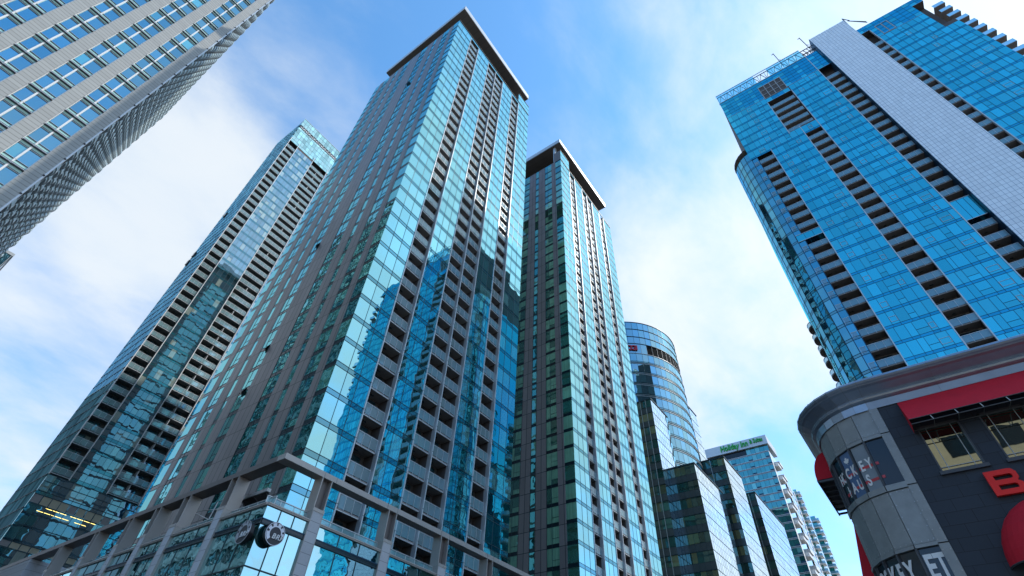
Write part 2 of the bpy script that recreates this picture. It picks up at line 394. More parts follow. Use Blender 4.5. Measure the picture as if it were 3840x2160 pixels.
def balcony(wd, P, door=m_glLT, rail=m_rail, side=m_recess, y0=.3, zb=.2, post=3, depth=1.75, fr=m_brown, conc=m_conc, railh=1.15, inner=m_recess, partition=False, topm=m_mulL):
    a = MB(); a.box(0, wd, y0, depth+.1, zb, zb+.2, conc); a.box(.01, wd-.01, y0-.03, y0-.002, zb-.02, zb+.06, topm if conc is not m_concD else conc)
    zt = zb + .2
    a.pane(.12, wd*.46, zt+.02, P+zb-.3, depth-.03, door); a.pane(wd*.5, wd*.80, zt+.02, P+zb-.3, depth-.03, door)
    a.box(0, wd, depth, depth+.06, zt, P+zb, inner)
    for x in (.06, wd*.48, wd*.82): a.box(x-.05, x+.05, depth-.09, depth-.002, zt, P+zb-.25, m_mul)
    a.box(.06, wd*.82, depth-.09, depth-.002, P+zb-.3, P+zb-.2, m_mul)
    a.box(wd*.35, wd*.5, depth*.6, depth*.6+.12, P+zb-.07, P+zb-.005, m_mul)
    if partition: a.box(wd*.5-.05, wd*.5+.05, y0+.15, depth, zt, P+zb, m_white)
    r = MB(); n = post
    for i in range(n): r.q([(wd*i/n+.03, y0-.045, zt+.03), (wd*(i+1)/n-.03, y0-.045, zt+.03), (wd*(i+1)/n-.03, y0-.045, zt+railh-.04), (wd*i/n+.03, y0-.045, zt+railh-.04)], rail)
    for i in range(n+1):
        x = min(max(wd*i/n, .03), wd-.03); r.box(x-.018, x+.018, y0-.07, y0-.035, zt-.2, zt+railh, m_mulL)
    r.box(0, wd, y0-.08, y0-.02, zt+railh-.03, zt+railh+.03, m_mulL)
    return a, r

def third(k): return [0, 1/3, 2/3, 1]

# ------------------------------------------------------------------ residential towers (two of a kind)
m_glL2 = glass('green_side_glass', (.34, .80, .84), (.04, .12, .075), (.24, .50, .31), .6, .30, .010, .03, 1.1)
open_v = [(48.9, 110.6), (54.2, 59.2), (54.2, 39.6), (54.8, 33.5)]
def residential(label, X0, Y0, P, zf0, k0, k1, ztop, bays, strips, clad, slab, raised, group, core_top):
    W = bays[-1][2]; D = 28.6
    t = thing('residential_tower', label, 'tower', (X0+W/2, Y0+D/2, 0), group)
    kz = zf0 + P*k0
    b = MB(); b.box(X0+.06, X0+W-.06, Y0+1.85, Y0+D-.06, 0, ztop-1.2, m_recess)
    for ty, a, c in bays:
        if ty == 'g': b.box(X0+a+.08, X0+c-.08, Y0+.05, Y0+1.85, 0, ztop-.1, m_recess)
    b.box(X0+.1, X0+W-.1, Y0+.06, Y0+1.85, 0, kz+.1, m_brown)
    b.obj('wall', t)
    wn = Rep(t, 'window', 'windows'); bl = Rep(t, 'balcony', 'balconies')
    tp = {}
    for ty, a, c in bays:
        wd = c-a
        for k in range(k0, k1):
            z = zf0 + P*k
            if ty == 'g':
                key = (round(wd, 2), 'g')
                if key not in tp: tp[key] = [window(wd, P, .53, third(3), m_glC, m_span, m_mul, .045) for _ in range(3)]
                wn.add(random.choice(tp[key]), (X0+a, Y0, z), 0, (), wd)
            else:
                key = (round(wd, 2), 'b')
                if key not in tp: tp[key] = balcony(wd-.20, P)
                a_, r_ = tp[key]; bl.add(a_, (X0+a+.14, Y0, z), 0, (('railing', r_),), wd)
    # crown band
    tb = MB(); zt = zf0 + P*k1
    for ty, a, c in bays:
        for i in range(3): tb.pane(X0+a+(c-a)*i/3, X0+a+(c-a)*(i+1)/3, zt, ztop, Y0-.02, m_glC)
    tb.box(X0-.05, X0+W+.05, Y0-.1, Y0-.024, ztop-.32, ztop-.22, m_mul); tb.box(X0-.05, X0+W+.05, Y0-.12, Y0-.024, ztop-.05, ztop+.04, m_brown)
    for ra, rc, rz in raised:
        tb.box(X0+ra, X0+rc, Y0+.04, Y0+2.2, ztop-.5, rz-.1, m_brown)
        n = 3
        for j in range(2):
            za, zb_ = ztop+(rz-ztop)*j/2, ztop+(rz-ztop)*(j+1)/2
            for i in range(n):
                tb.pane(X0+ra+(rc-ra)*i/n, X0+ra+(rc-ra)*(i+1)/n, za, zb_, Y0-.02, m_glC)
            tb.box(X0+ra, X0+rc, Y0-.05, Y0-.024, za-.03, za+.03, m_mul)
        tb.box(X0+ra-.05, X0+rc+.05, Y0-.1, Y0-.024, rz-.08, rz+.03, m_brown)
    tb.obj('parapet', t)
    # white frames beside the balconies
    edges = sorted({round(e, 2) for ty, a, c in bays if ty == 'b' for e in (a, c)})
    for e in edges:
        f = MB(); f.box(X0+e-.0, X0+e+.12, Y0-.09, Y0+.5, kz, zt+.1, m_mulL)
        f.box(X0+e+.0, X0+e+.12, Y0+.5, Y0+1.8, kz, zt+.1, m_recess)
        for k in range(k0, k1+1): f.box(X0+e-.05, X0+e+.25, Y0-.1, Y0-.0901, zf0+P*k+.5, zf0+P*k+.54, m_mul)
        f.obj('edge_frame', t)
    # side face
    for ty, a, c in strips:
        wd = c-a
        if ty == 'w':
            key = ('s', round(wd, 1)); nc = 1 if wd < 1.9 else 2
            if key not in tp: tp[key] = [window(wd, P, .53, [0, 1] if nc == 1 else [0, .42, 1], m_glL if X0 < 30 else m_glL2, m_spanD, m_mul, .045, ({1: .8} if nc == 2 else {})) for _ in range(3)]
            zt_ = zt if a > 1.9 or not raised else zt
            for k in range(k0, k1): wn.add(random.choice(tp[key]), (X0, Y0+c, zf0+P*k), L90, (), wd*.35)
            f = MB(); f.box(X0-.0, X0+.02, Y0+a, Y0+c, zt, ztop, m_glL); f.obj('parapet_glass', t)
        else:
            f = MB(); f.box(X0-.045, X0+.02, Y0+a, Y0+c, kz, ztop-.02, clad); f.obj('cladding_panel', t)
    for yy, zz in (open_v if X0 < 30 else ()):
        o = MB(); o.q([(X0-.02, yy+.55, zz), (X0-.32, yy+.55, zz-.75), (X0-.32, yy-.55, zz-.75), (X0-.02, yy-.55, zz)][::-1], m_glLT); o.q([(X0-.02, yy+.55, zz+.01), (X0-.34, yy+.55, zz-.76), (X0-.34, yy-.55, zz-.76), (X0-.02, yy-.55, zz+.01)], m_glDk)
        o.box(X0-.01, X0+.02, yy-.55, yy+.55, zz-.8, zz, m_glDk); o.obj('open_vent', t)
    wn.done(); bl.done()
    # roof terrace: set-back storey, columns and the flat canopy
    z0, z1 = slab[4], slab[5]
    c = MB(); c.box(X0+4.5, X0+W-4.5, Y0+3.6, Y0+D-3, ztop-1, z0, m_brown)
    c.obj('roof_storey', t)
    for x, y in (() if X0 < 30 else ((X0+.5, Y0+2.1),)):
        q = MB(); q.box(x-.35, x+.35, y-.35, y+.35, ztop-1.2, z0, m_mulL); q.obj('column', t)
    s = MB(); s.box(slab[0], slab[1], slab[2], slab[3], z0, z1, m_soff)
    s.box(slab[0]-.06, slab[1]+.06, slab[2]-.06, slab[3]+.06, z0+.25, z1+.05, m_mulL); s.obj('roof_slab', t)
    # far sides
    r = MB(); nz = int((ztop-2)/P)
    for i in range(nz):
        z = zf0 - P*int(zf0/P) + P*i
        for j in range(9):
            y0_, y1_ = Y0+D*j/9, Y0+D*(j+1)/9; x0_, x1_ = X0+W*j/9, X0+W*(j+1)/9
            mt = m_glC if j % 3 != 1 else m_brown
            if z+P < ztop: r.q([(X0+W, y0_, z+.5), (X0+W, y1_, z+.5), (X0+W, y1_, z+P), (X0+W, y0_, z+P)], mt); r.q([(x1_, Y0+D, z+.5), (x0_, Y0+D, z+.5), (x0_, Y0+D, z+P), (x1_, Y0+D, z+P)], mt)
            if z+P < ztop: r.q([(X0+W, y0_, z), (X0+W, y1_, z), (X0+W, y1_, z+.5), (X0+W, y0_, z+.5)], m_spanD); r.q([(x1_, Y0+D, z), (x0_, Y0+D, z), (x0_, Y0+D, z+.5), (x1_, Y0+D, z+.5)], m_spanD)
    r.obj('rear_wall', t)
    return t

S1 = [('w', 0, 1.75), ('p', 1.75, 3.0), ('w', 3.0, 5.05), ('p', 5.05, 7.15), ('w', 7.15, 8.05), ('p', 8.05, 10.15), ('w', 10.15, 12.3), ('p', 12.3, 16.2),
      ('w', 16.2, 18.15), ('p', 18.15, 20.3), ('w', 20.3, 21.2), ('p', 21.2, 23.3), ('w', 23.3, 25.35), ('p', 25.35, 26.85), ('w', 26.85, 28.6)]
residential('tallest taupe and teal tower with flat roof slab, rising behind the two emblem signs', 21.09, 37.31, 3.02, 17.89, -1, 37, 130.78,
    [('g', 0, 4.4), ('b', 4.4, 7.32), ('g', 7.32, 11.28), ('b', 11.28, 14.2), ('b', 14.2, 17.2), ('g', 17.2, 21.1), ('b', 21.1, 24.0), ('g', 24.0, 28.6)],
    S1, m_clad, (21.1, 48.9, 37.0, 64.6, 138.7, 141.0), [(24.0, 28.6, 135.5)], 'matching twin residential towers', 138)
residential('second taupe and teal tower with flat roof slab, just right of the tallest tower', 66.1, 37.31, 2.95, 30.4, -4, 34, 131.5,
    [('g', 0, 4.65), ('b', 4.65, 7.5), ('g', 7.5, 11.75), ('b', 11.75, 14.6), ('b', 14.6, 17.7), ('g', 17.7, 22.1), ('b', 22.1, 24.8), ('g', 24.8, 29.75)],
    [(a, b*29.7/28.6, c*29.7/28.6) for a, b, c in S1][:15], m_clad2, (65.6, 94.0, 37.1, 62, 140.1, 141.9), [(0, 4.75, 136.5)], 'matching twin residential towers', 138)

# ------------------------------------------------------------------ podium
pod = thing('podium_building', 'low podium with stone piers, brown frame beams and teal glazing under the tallest tower', 'building', (34, 50, 0))
b = MB(); b.box(17.2, 52, 32.3, 37.2, 0, 14.15, m_spanD); b.box(17.2, 21.0, 37.2, 76, 0, 14.15, m_spanD); b.box(17.0, 60, 66, 76, 0, 14.1, m_stone); b.obj('wall', pod)
rows = [(0.3, 4.2), (4.25, 7.4), (7.45, 10.6), (10.67, 13.04), (13.4, 14.2)]
FP = [(16.9, 20.2), (21.1, 26.83), (27.72, 33.08), (34.05, 39.5), (40.4, 46.0), (46.9, 52)]
LP = [(32.1, 37.35), (38.3, 43.83), (44.83, 48.4), (49.3, 53.05), (53.86, 59.55), (60.34, 67.4), (68.1, 75.2)]
def gl_bay(a, c, front):
    wd = c-a; n = max(2, round(wd/1.04)) if wd < 4 else 3 if not front else max(2, round(wd/1.9)); g_ = MB()
    if wd < 4: n = 3
    for z0, z1 in rows:
        for i in range(n):
            g_.pane(wd*i/n, wd*(i+1)/n, z0, z1, 0, m_glP)
        g_.box(0, wd, -.03, 0, z0-.05, z0+.02, m_mul)
    for i in range(1, n): g_.box(wd*i/n-.03, wd*i/n+.03, -.034, 0, .3, 13.04, m_mul); g_.box(wd*i/n-.03, wd*i/n+.03, -.034, 0, 13.4, 14.2, m_mul)
    g_.box(0, wd, -.06, .02, 13.04, 13.4, m_spanD); g_.box(0, wd, -.09, -.0601, 13.33, 13.4, m_mulB); g_.box(0, wd, -.09, -.0601, 13.06, 13.14, m_mul)
    g_.obj('glazing', pod, (a, 32.12, 0) if front else (17.02, c, 0), 0 if front else L90)
    k = MB(); k.box(-.02, wd+.02, -.12, .25, 14.2, 14.28, m_brownL); k.box(-.02, wd+.02, -.16, .25, 14.283, 14.36, m_brownL)
    k.obj('coping', pod, (a, 32.12, 0) if front else (17.02, c, 0), 0 if front else L90)
    r_ = MB(); n2 = max(2, round(wd/1.05))
    for i in range(n2): r_.q([(wd*i/n2+.02, .4, 14.4), (wd*(i+1)/n2-.02, .4, 14.4), (wd*(i+1)/n2-.02, .4, 14.86), (wd*i/n2+.02, .4, 14.86)], m_railC)
    for i in range(n2+1): r_.box(wd*i/n2-.02, wd*i/n2+.02, .38, .42, 14.3, 14.9, m_mulL)
    r_.box(0, wd, .36, .44, 14.88, 14.93, m_mulL)
    r_.obj('railing', pod, (a, 32.12, 0) if front else (17.02, c, 0), 0 if front else L90)
for a, c in FP: gl_bay(a if a > 17 else 17.02, c, True)
for a, c in LP: gl_bay(max(a, 32.12), c, False)
def pier(u0, u1, front):
    wd = u1-u0; o = (u0, 32.0, 0) if front else (16.9, u1, 0); rr = 0 if front else L90
    p = MB(); p.box(0.04, wd-.04, -.04, .9, 0, 14.95, m_stone); p.box(0, .04, -.06, .9, 0, 14.95, m_brownL); p.box(wd-.04, wd, -.06, .9, 0, 14.95, m_brownL); p.obj('stone_pier', pod, o, rr)
    p = MB(); p.box(-.02, wd+.02, -.07, .93, 14.95, 15.17, m_brownL); p.obj('pier_cap', pod, o, rr)
    p = MB(); p.box(0, .07, 0, .94, 15.17, 17.3, m_brownL); p.box(wd-.07, wd, 0, .94, 15.17, 17.3, m_brownL); p.box(.07, wd-.07, .42, .46, 15.17, 17.3, m_brown)
    p.obj('fin', pod, o, rr)
for (a, c), (a2, c2) in zip(FP, FP[1:]): pier(c, a2, True)
for (a, c), (a2, c2) in zip(LP, LP[1:]): pier(c, a2, False)
b = MB(); b.box(16.9, 53, 32.0, 32.95, 17.3, 17.7, m_brownL)
for x in (20.3, 21.4, 26.6, 27.7, 33.0, 34.1, 39.5, 40.4): b.box(x-.008, x+.008, 31.992, 31.9999, 17.3, 17.7, m_mul)
b.obj('beam', pod)
b = MB(); b.box(16.9, 17.85, 32.951, 90, 17.3, 17.7, m_brown); b.obj('beam', pod)  # browner than the front beam: shade of the left side put into the colour
b = MB(); b.box(16.92, 24, 75.25, 95, 0, 17.28, m_stone); b.obj('end_wall', pod)

# round emblem signs
def emblem(label, loc, rot, r=.66):
    s = thing('round_sign', label, 'sign', loc, 'round emblem signs at the podium corner')
    def circ(rad, n=40, cx=0, cz=0): return [(cx+rad*cos(2*pi*k/n), cz+rad*sin(2*pi*k/n)) for k in range(n)]
    b = MB(); b.prism(circ(r), 0, .26, m_black); b.prism(circ(r*.5), .26, .5, m_black); b.obj('housing', s, loc, rot)
    b = MB(); n = 48
    for k in range(n):
        a0, a1 = 2*pi*k/n, 2*pi*(k+1)/n
        b.prism([(r*cos(a0), r*sin(a0)), (r*cos(a1), r*sin(a1)), (r*.95*cos(a1), r*.95*sin(a1)), (r*.95*cos(a0), r*.95*sin(a0))], -.03, -.001, m_silver)
    b.obj('rim', s, loc, rot)
    b = MB(); b.prism(circ(r*.948), -.012, -.001, m_grey); b.obj('face', s, loc, rot)
    b = MB(); t0, t1 = R(2), R(228); n = 96
    for k in range(n):
        a0, a1 = t0+(t1-t0)*k/n, t0+(t1-t0)*(k+1)/n; am = math.degrees((a0+a1)/2)
        ro = .90
        if am < 180:
            ph = ((am+12) % 38)/38; ro = .90 if ph < .66 else .68
        ro *= r; ri = .57*r
        b.prism([(ro*cos(a0), ro*sin(a0)), (ro*cos(a1), ro*sin(a1)), (ri*cos(a1), ri*sin(a1)), (ri*cos(a0), ri*sin(a0))], -.035, -.013, m_silver)
    b.obj('gear_ring', s, loc, rot)
    b = MB(); b.prism(circ(r*.50), -.03, -.013, m_grey); b.obj('disc', s, loc, rot)
    t_ = fit(text('BRP', r*.62, .02, .2, .010, m_letW, 1.15), r*1.22)
    g_ = MB(); g_.add(t_, (r*.36, -.05, -r*.24)); g_.obj('lettering', s, loc, rot)
emblem('round black BRP sign with silver gear, on the bright glass right of the corner', (17.91, 31.6, 12.62), 0, .672)
emblem('round black BRP sign with silver gear, on the dark glass left of the corner', (16.5, 32.77, 12.49), L90, .69)

# terrace awnings
def bars(pts, r, mat):
    b = MB()
    for p, q_ in pts: b.tube(p, q_, r, mat)
    return b
aw = thing('folding_awning', 'thin folded-out metal awning arms on the podium terrace left of the wide fin', 'awning', (18.2, 43, 14.4), 'terrace awning frames')
bars([((18.2, 45.4, 16.75), (19.4, 41.4, 16.75)), ((18.2, 45.4, 16.75), (18.3, 42.3, 15.6)), ((18.2, 45.5, 16.75), (18.2, 45.6, 14.4)), ((19.4, 41.4, 16.75), (19.4, 41.8, 15.6)), ((18.3, 42.3, 15.6), (18.4, 42.3, 17.0)), ((19.4, 41.8, 15.6), (19.4, 41.8, 14.4))], .035, m_mulL).obj('frame', aw)
bars([((18.2, 45.45, 16.78), (18.2, 45.2, 16.72)), ((19.4, 41.6, 16.78), (19.4, 41.3, 16.75))], .09, m_mulL).obj('bracket', aw)
aw = thing('folding_awning', 'dark closed awning with grey cassette beside the corner railing of the podium terrace', 'awning', (18.6, 37, 14.4), 'terrace awning frames')
b = MB(); b.box(18.35, 18.65, 35.5, 38.9, 16.35, 16.6, m_mulL); b.obj('cassette', aw)
b = MB(); b.q([(18.45, 35.6, 16.35), (18.45, 38.8, 16.35), (20.4, 38.8, 15.5), (20.4, 35.6, 15.5)], m_awnG); b.q([(18.45, 35.6, 16.32), (20.4, 35.6, 15.47), (20.4, 38.8, 15.47), (18.45, 38.8, 16.32)], m_awnG)
b.obj('canopy', aw)
bars([((18.5, 35.7, 16.3), (20.6, 35.7, 14.6)), ((18.5, 38.7, 16.3), (20.6, 38.7, 14.6)), ((18.5, 37.2, 16.3), (20.6, 37.2, 15.3))], .04, m_steel).obj('arm', aw)

# ------------------------------------------------------------------ left tower with two balcony stacks
X0, Y0, P = 21.12, 117.4, 2.88
t = thing('glass_tower', 'slender pale glass tower with two stacks of balconies, behind and left of the tallest tower', 'tower', (32, 125, 0))
b = MB(); b.box(X0+.1, 44, Y0+1.9, Y0+14.6, 0, 172.6, m_spanO); b.box(24.6, 30.9, Y0+.06, Y0+1.9, 0, 172.6, m_recess); b.box(37.05, 44, Y0+.06, Y0+1.9, 0, 172.6, m_recess)
b.box(X0+.1, 44, Y0+.06, Y0+1.9, 0, 38.3, m_recess); b.box(X0+.1, 44, Y0+.06, Y0+1.9, 158.3, 172.6, m_recess); b.obj('wall', t)
zf = 38.42; wn = Rep(t, 'window', 'windows'); bl = Rep(t, 'balcony', 'balconies')
wt = [window(6.45, P, .62, [0, .16, .33, .5, .66, .83, 1], m_glLT, m_span, m_mul, .05, {random.choice((0, 1)): 1.25} if q < 2 else {}) for q in range(4)]
wt2 = [window(3.5, P, .62, [0, .2, .6, 1], m_glLT, m_span, m_mul, .05)]
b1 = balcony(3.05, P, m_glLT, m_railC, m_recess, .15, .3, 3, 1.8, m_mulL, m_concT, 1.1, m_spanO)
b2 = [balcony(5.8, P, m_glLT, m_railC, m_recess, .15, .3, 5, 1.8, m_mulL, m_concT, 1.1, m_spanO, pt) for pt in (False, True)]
for k in range(0, 42):
    z = zf+P*k
    if k < 41:
        wn.add(random.choice(wt), (24.5, Y0, z), 0, (), 5); wn.add(wt2[0], (37.15, Y0, z), 0, (), 1)
        bl.add(b1[0], (21.3, Y0, z), 0, (('railing', b1[1]),), 3)
        q = b2[1 if (k < 15 or random.random() < .3) else 0]; bl.add(q[0], (31.1, Y0, z), 0, (('railing', q[1]),), 5)
wn.done(); bl.done()
for x in (21.14, 24.4, 30.95, 36.98):
    f = MB(); f.box(x-.07, x+.07, Y0-.14, Y0+.3, zf, 159.3, m_white); f.obj('edge_frame', t)
# crown
c = MB()
zs = [zf+P*41+1.0, 158.9, 161.1, 163.3, 165.56, 166.66, 168.47, 170.6, 172.88]; n = 20
for i, (z0, z1) in enumerate(zip(zs, zs[1:])):
    for j in range(n):
        xa, xb = 21.12+(44-21.12)*j/n, 21.12+(44-21.12)*(j+1)/n
        if i == 5: continue
        c.pane(xa, xb, z0, z1, Y0, m_glLTs)
    c.box(21.12, 44, Y0-.03, Y0, z0-.03, z0+.03, m_mul)
for j in range(1, n): c.box(21.12+22.88*j/n-.02, 21.12+22.88*j/n+.02, Y0-.026, Y0, 158.95, 166.6, m_mul); c.box(21.12+22.88*j/n-.02, 21.12+22.88*j/n+.02, Y0-.026, Y0, 168.5, 172.8, m_mul)
c.box(21.1, 44, Y0-.1, Y0-.032, 172.8, 172.95, m_mulL); c.obj('crown_glazing', t)
for j in range(n):
    xa = 21.12+22.88*j/n; v = MB(); v.pane(xa+.12, xa+1.02, 166.75, 168.4, Y0+.03, m_black); v.box(xa+1.02, xa+1.14, Y0-.05, Y0+.04, 166.69, 168.44, m_white)
    v.box(xa+.3, xa+.8, Y0-.01, Y0+.02, 167.2, 167.5+random.random()*.4, m_mulL); v.obj('louvre', t)
# office floors under the balconies
zr = [38.4, 37.2, 35.62, 35.0, 33.5, 32.0, 30.2, 27.6, 26.6, 24.4, 21.5, 20.3, 18, 15, 12, 8, 4, 0]
for z1, z0 in zip(zr, zr[1:]):
    o = MB(); n = 16
    for j in range(n):
        xa, xb = 21.12+22.88*j/n, 21.12+22.88*(j+1)/n
        o.pane(xa, xb, z0, z1, Y0, m_glLT)
        if (z1, z0) in ((35.0, 33.5), (27.6, 26.6)) and j < 9: o.pane(xa+.08, xb-.08, z0+.1, z1, Y0-.004, m_cream if j % 4 else m_conc)
        o.box(xb-.03, xb+.03, Y0-.03, Y0-.005, z0, z1, m_mul)
    o.box(21.12, 44, Y0-.05, Y0-.0051, z1-.08, z1+.03, m_mul)
    o.obj('office_window', t)
for (xa, xb, z) in ((23.9, 27.2, 33.31), (27.85, 32.1, 33.31), (22.9, 25.6, 32.63), (25.8, 28.4, 32.63), (28.95, 30.85, 32.63)):
    x = xa
    while x < xb-.3:
        o = MB(); o.box(x, min(x+1.0, xb), Y0-.02, Y0-.006, z-.03, z+.03, m_lamp); o.obj('ceiling_light', t); x += 1.15
# folded side wall
s = MB(); n = 12
for k in range(0, 59):
    z0, z1 = P*k+.9, P*(k+1)+.9
    if z1 > 172.9: z1 = 172.85
    for j in range(n):
        y0_, y1_ = Y0+14.7*j/n, Y0+14.7*(j+1)/n; ym = y0_+(y1_-y0_)*.8
        s.q([(X0-.0, ym, z0), (X0, y0_, z0), (X0, y0_, z1), (X0, ym, z1)][::-1], m_glLTs) if 0 else s.q([(X0-.16*(j > 0), y0_, z0), (X0, ym, z0), (X0, ym, z1), (X0-.16*(j > 0), y0_, z1)][::-1], m_glLTs)
        s.q([(X0, ym, z0), (X0-.16, y1_, z0), (X0-.16, y1_, z1), (X0, ym, z1)][::-1], m_glLTs)
    s.box(X0-.2, X0+.05, Y0+.02, Y0+14.7, z0-.04, z0+.04, m_mul)
s.obj('folded_glass_wall', t)
for y, z in ((Y0+10, 121), (Y0+12, 104), (Y0+12.6, 101)):
    o = MB(); o.box(X0-.6, X0-.15, y, y+1.0, z, z+1.6, m_glDk); o.obj('open_vent', t)
b = MB()
for k in range(40):
    for j in range(10):
        x = X0+22.8*j/10; b.q([(x, Y0+14.7, 4.2*k), (x+2.28, Y0+14.7, 4.2*k), (x+2.28, Y0+14.7, 4.2*k+4.1), (x, Y0+14.7, 4.2*k+4.1)], m_glLT)
b.obj('rear_wall', t)

# ------------------------------------------------------------------ granite office tower, top left
XC, YC, P = -7.16, 65.4, 3.70
t = thing('granite_tower', 'grey granite office tower with vertical stone piers and blue window pairs, at the top left', 'tower', (-18, 90, 0))
b = MB(); b.box(-60, XC-.35, YC+.4, 116.2, 0, 127.0, m_spanD); b.box(-60, XC-.02, YC+.1, 116.3, 127.0, 127.8, m_granX); b.obj('wall', t)
wn = Rep(t, 'window', 'windows')
def lbwin(wd, side=False):
    b = MB(); g_ = .12; mid = wd*.46
    b.pane(.08, mid-.08, 0.0, 2.22, g_, m_glB); b.pane(mid+.08, wd-.08, 0.0, 2.22, g_, m_glB)
    b.box(mid-.09, mid+.09, -.05, g_+.02, -.02, 2.26, m_white)
    for z in (-.02, 2.2): b.box(0, wd, .02, g_+.04, z, z+.04, m_mulL); b.box(0, wd, -.01, .06, z+.08*(1 if z > 1 else -1), z+.05+.08*(1 if z > 1 else -1), m_black)
    b.box(0, wd, .08, .3, 2.24, 3.70, m_mint)
    b.box(0, wd, -.02, .07, 2.78, 2.90, m_black); b.box(0, wd, -.10, .0, 2.93, 3.02, m_mulL); b.box(0, wd, -.04, .07, 3.04, 3.15, m_black)
    b.box(0, wd, -.16, -.04, 2.70, 2.76, m_black)
    b.box(mid-.09, mid+.09, -.03, .09, 2.26, 3.66, m_white)
    b.box(0, .06, -.08, .3, 0, 3.7, m_white); b.box(wd-.06, wd, -.02, .3, 0, 3.7, m_mulL)
    return b
wt = [lbwin(2.62) for _ in range(4)]
for i in range(9):
    xr = -8.55-4.08*i
    for k in range(-14, 19): wn.add(random.choice(wt), (xr-2.62, YC, 54.3+P*k), 0, (), 3)
wn.done()
p = MB(); p.box(-8.53, XC, YC-.12, YC+.5, 0, 127.8, m_granX); p.obj('stone_pier', t)
for i in range(1, 10):
    xl = -8.55-4.08*i+1.44-.0; p = MB(); p.box(-8.53-4.08*i, -8.53-4.08*i+1.42, YC-.12, YC+.5, 0, 127.8, m_granX); p.obj('stone_pier', t)
e = MB(); e.box(XC+.001, XC+.14, YC-.16, YC+.5, 0, 127.8, m_mulL); e.obj('corner_trim', t)
for k in range(-14, 19):
    q = MB(); q.box(XC-.06, XC+.16, YC-.26, YC-.161, 54.3+P*k+.0, 54.3+P*k+.16, m_black); q.obj('corner_bracket', t)
# side: projecting rounded window bays
sb = Rep(t, 'side_window', 'side_windows', 98)
def sbay(wd):
    b = MB(); n = 5; arc = [(wd*k/n, -.24*sin(pi*k/n)**.7 if 0 < k < n else 0) for k in range(n+1)]
    for (xa, ya), (xb, yb) in zip(arc, arc[1:]):
        b.q([(xa, ya*.6+.15, 0), (xb, yb*.6+.15, 0), (xb, yb*.6+.15, 2.2), (xa, ya*.6+.15, 2.2)], m_glSd)
        for za, zb_, o_ in ((2.2, 2.62, .0), (2.62, 3.24, .12), (3.24, 3.66, .0)):
            b.q([(xa, ya-o_-.06, za), (xb, yb-o_-.06, za), (xb, yb-o_-.06, zb_), (xa, ya-o_-.06, zb_)], m_mintD)
            b.q([(xa, .2, za), (xb, .2, za), (xb, yb-o_-.06, za), (xa, ya-o_-.06, za)], m_mulL)
            b.q([(xa, ya-o_-.06, zb_), (xb, yb-o_-.06, zb_), (xb, .2, zb_), (xa, .2, zb_)], m_mulL)
    b.box(0, .1, -.1, .2, 0, 2.2, m_mulL)
    return b
sbt = sbay(2.3)
for j in range(22):
    for k in range(-13, 19): sb.add(sbt, (XC-.05, YC+.5+2.3*j, 54.3+P*k), pi/2, (), 1.0)
sb.done()

t = thing('neighbour_block', 'small corner of a glass block peeking out behind the granite tower at the left edge', 'building', (-14, 128, 0))
b = MB(); b.box(-30, -5.9, 118.1, 140, 0, 71.0, m_spanD); b.obj('wall', t)
b = MB(); b.box(-30, -5.8, 118.0, 140.1, 71.0, 71.6, m_mulL); b.obj('roof_edge', t)
for k in range(6):
    z1 = 71.0-3.6*k; b = MB()
    for j in range(8): b.pane(-30+3*j, -27.08+3*j, z1-3.3, z1-.1, 118.05, m_glCG); b.box(-27.08+3*j, -27.0+3*j, 117.98, 118.04, z1-3.4, z1, m_mulL)
    b.box(-30, -5.88, 117.95, 118.04, z1-3.5, z1-3.35, m_mulL); b.obj('window', t)

# ------------------------------------------------------------------ right blue tower (faces the camera with its west wall)
XR = 79.5
t = thing('blue_tower', 'wide deep blue glass tower with a pale tiled wall stripe, at the upper right', 'tower', (95, -29, 0))
FB = 105.5; P = 3.0
bays = [('b', 5.8, 10.15, 34.0, 109.0), ('b', 17.42, 20.68, 34, 108.2), ('b', 27.62, 30.42, 34, 127.7), ('b', 38.75, 40.72, 34, 134.3)]
body = MB()
body.box(XR+2.0, 116, -51.8, -5.7, 0, 113.5, m_recess); body.box(XR+2.0, 116, -51.8, -5.7, 113.5, 134, m_recess)
body.box(XR+.05, XR+2, -17.4, -10.18, 0, 109.25, m_recess); body.box(XR+.05, XR+2, -27.6, -20.7, 0, 137.8, m_recess)
body.box(XR+.05, XR+2, -17.4, -5.75, 109.3, 111.2, m_recess); body.box(XR+.05, XR+2, -15.0, -5.75, 111.2, 137.8, m_recess)
body.box(XR+.05, XR+2, -20.7, -15.0, 127.2, 137.8, m_recess); body.box(XR+.05, XR+2, -20.7, -17.4, 108.3, 112.0, m_recess)
body.box(XR+.05, XR+2, -51.8, -40.74, 0, 121.9, m_recess); body.box(XR+.05, XR+2, -49.5, -40.74, 121.9, 129, m_recess); body.box(XR+.05, XR+2, -51.8, -38.8, 134.4, 137.2, m_recess)
body.box(XR+2, 116, -51.8, -38.8, 134, 137.2, m_recess); body.box(XR+2, 100, -30.5, -5.75, 134, 137.9, m_recess)
body.box(XR+.05, XR+2, -51, -5.8, 0, 34, m_recess)
body.obj('wall', t)
wn = Rep(t, 'window', 'windows'); bl = Rep(t, 'balcony', 'balconies')
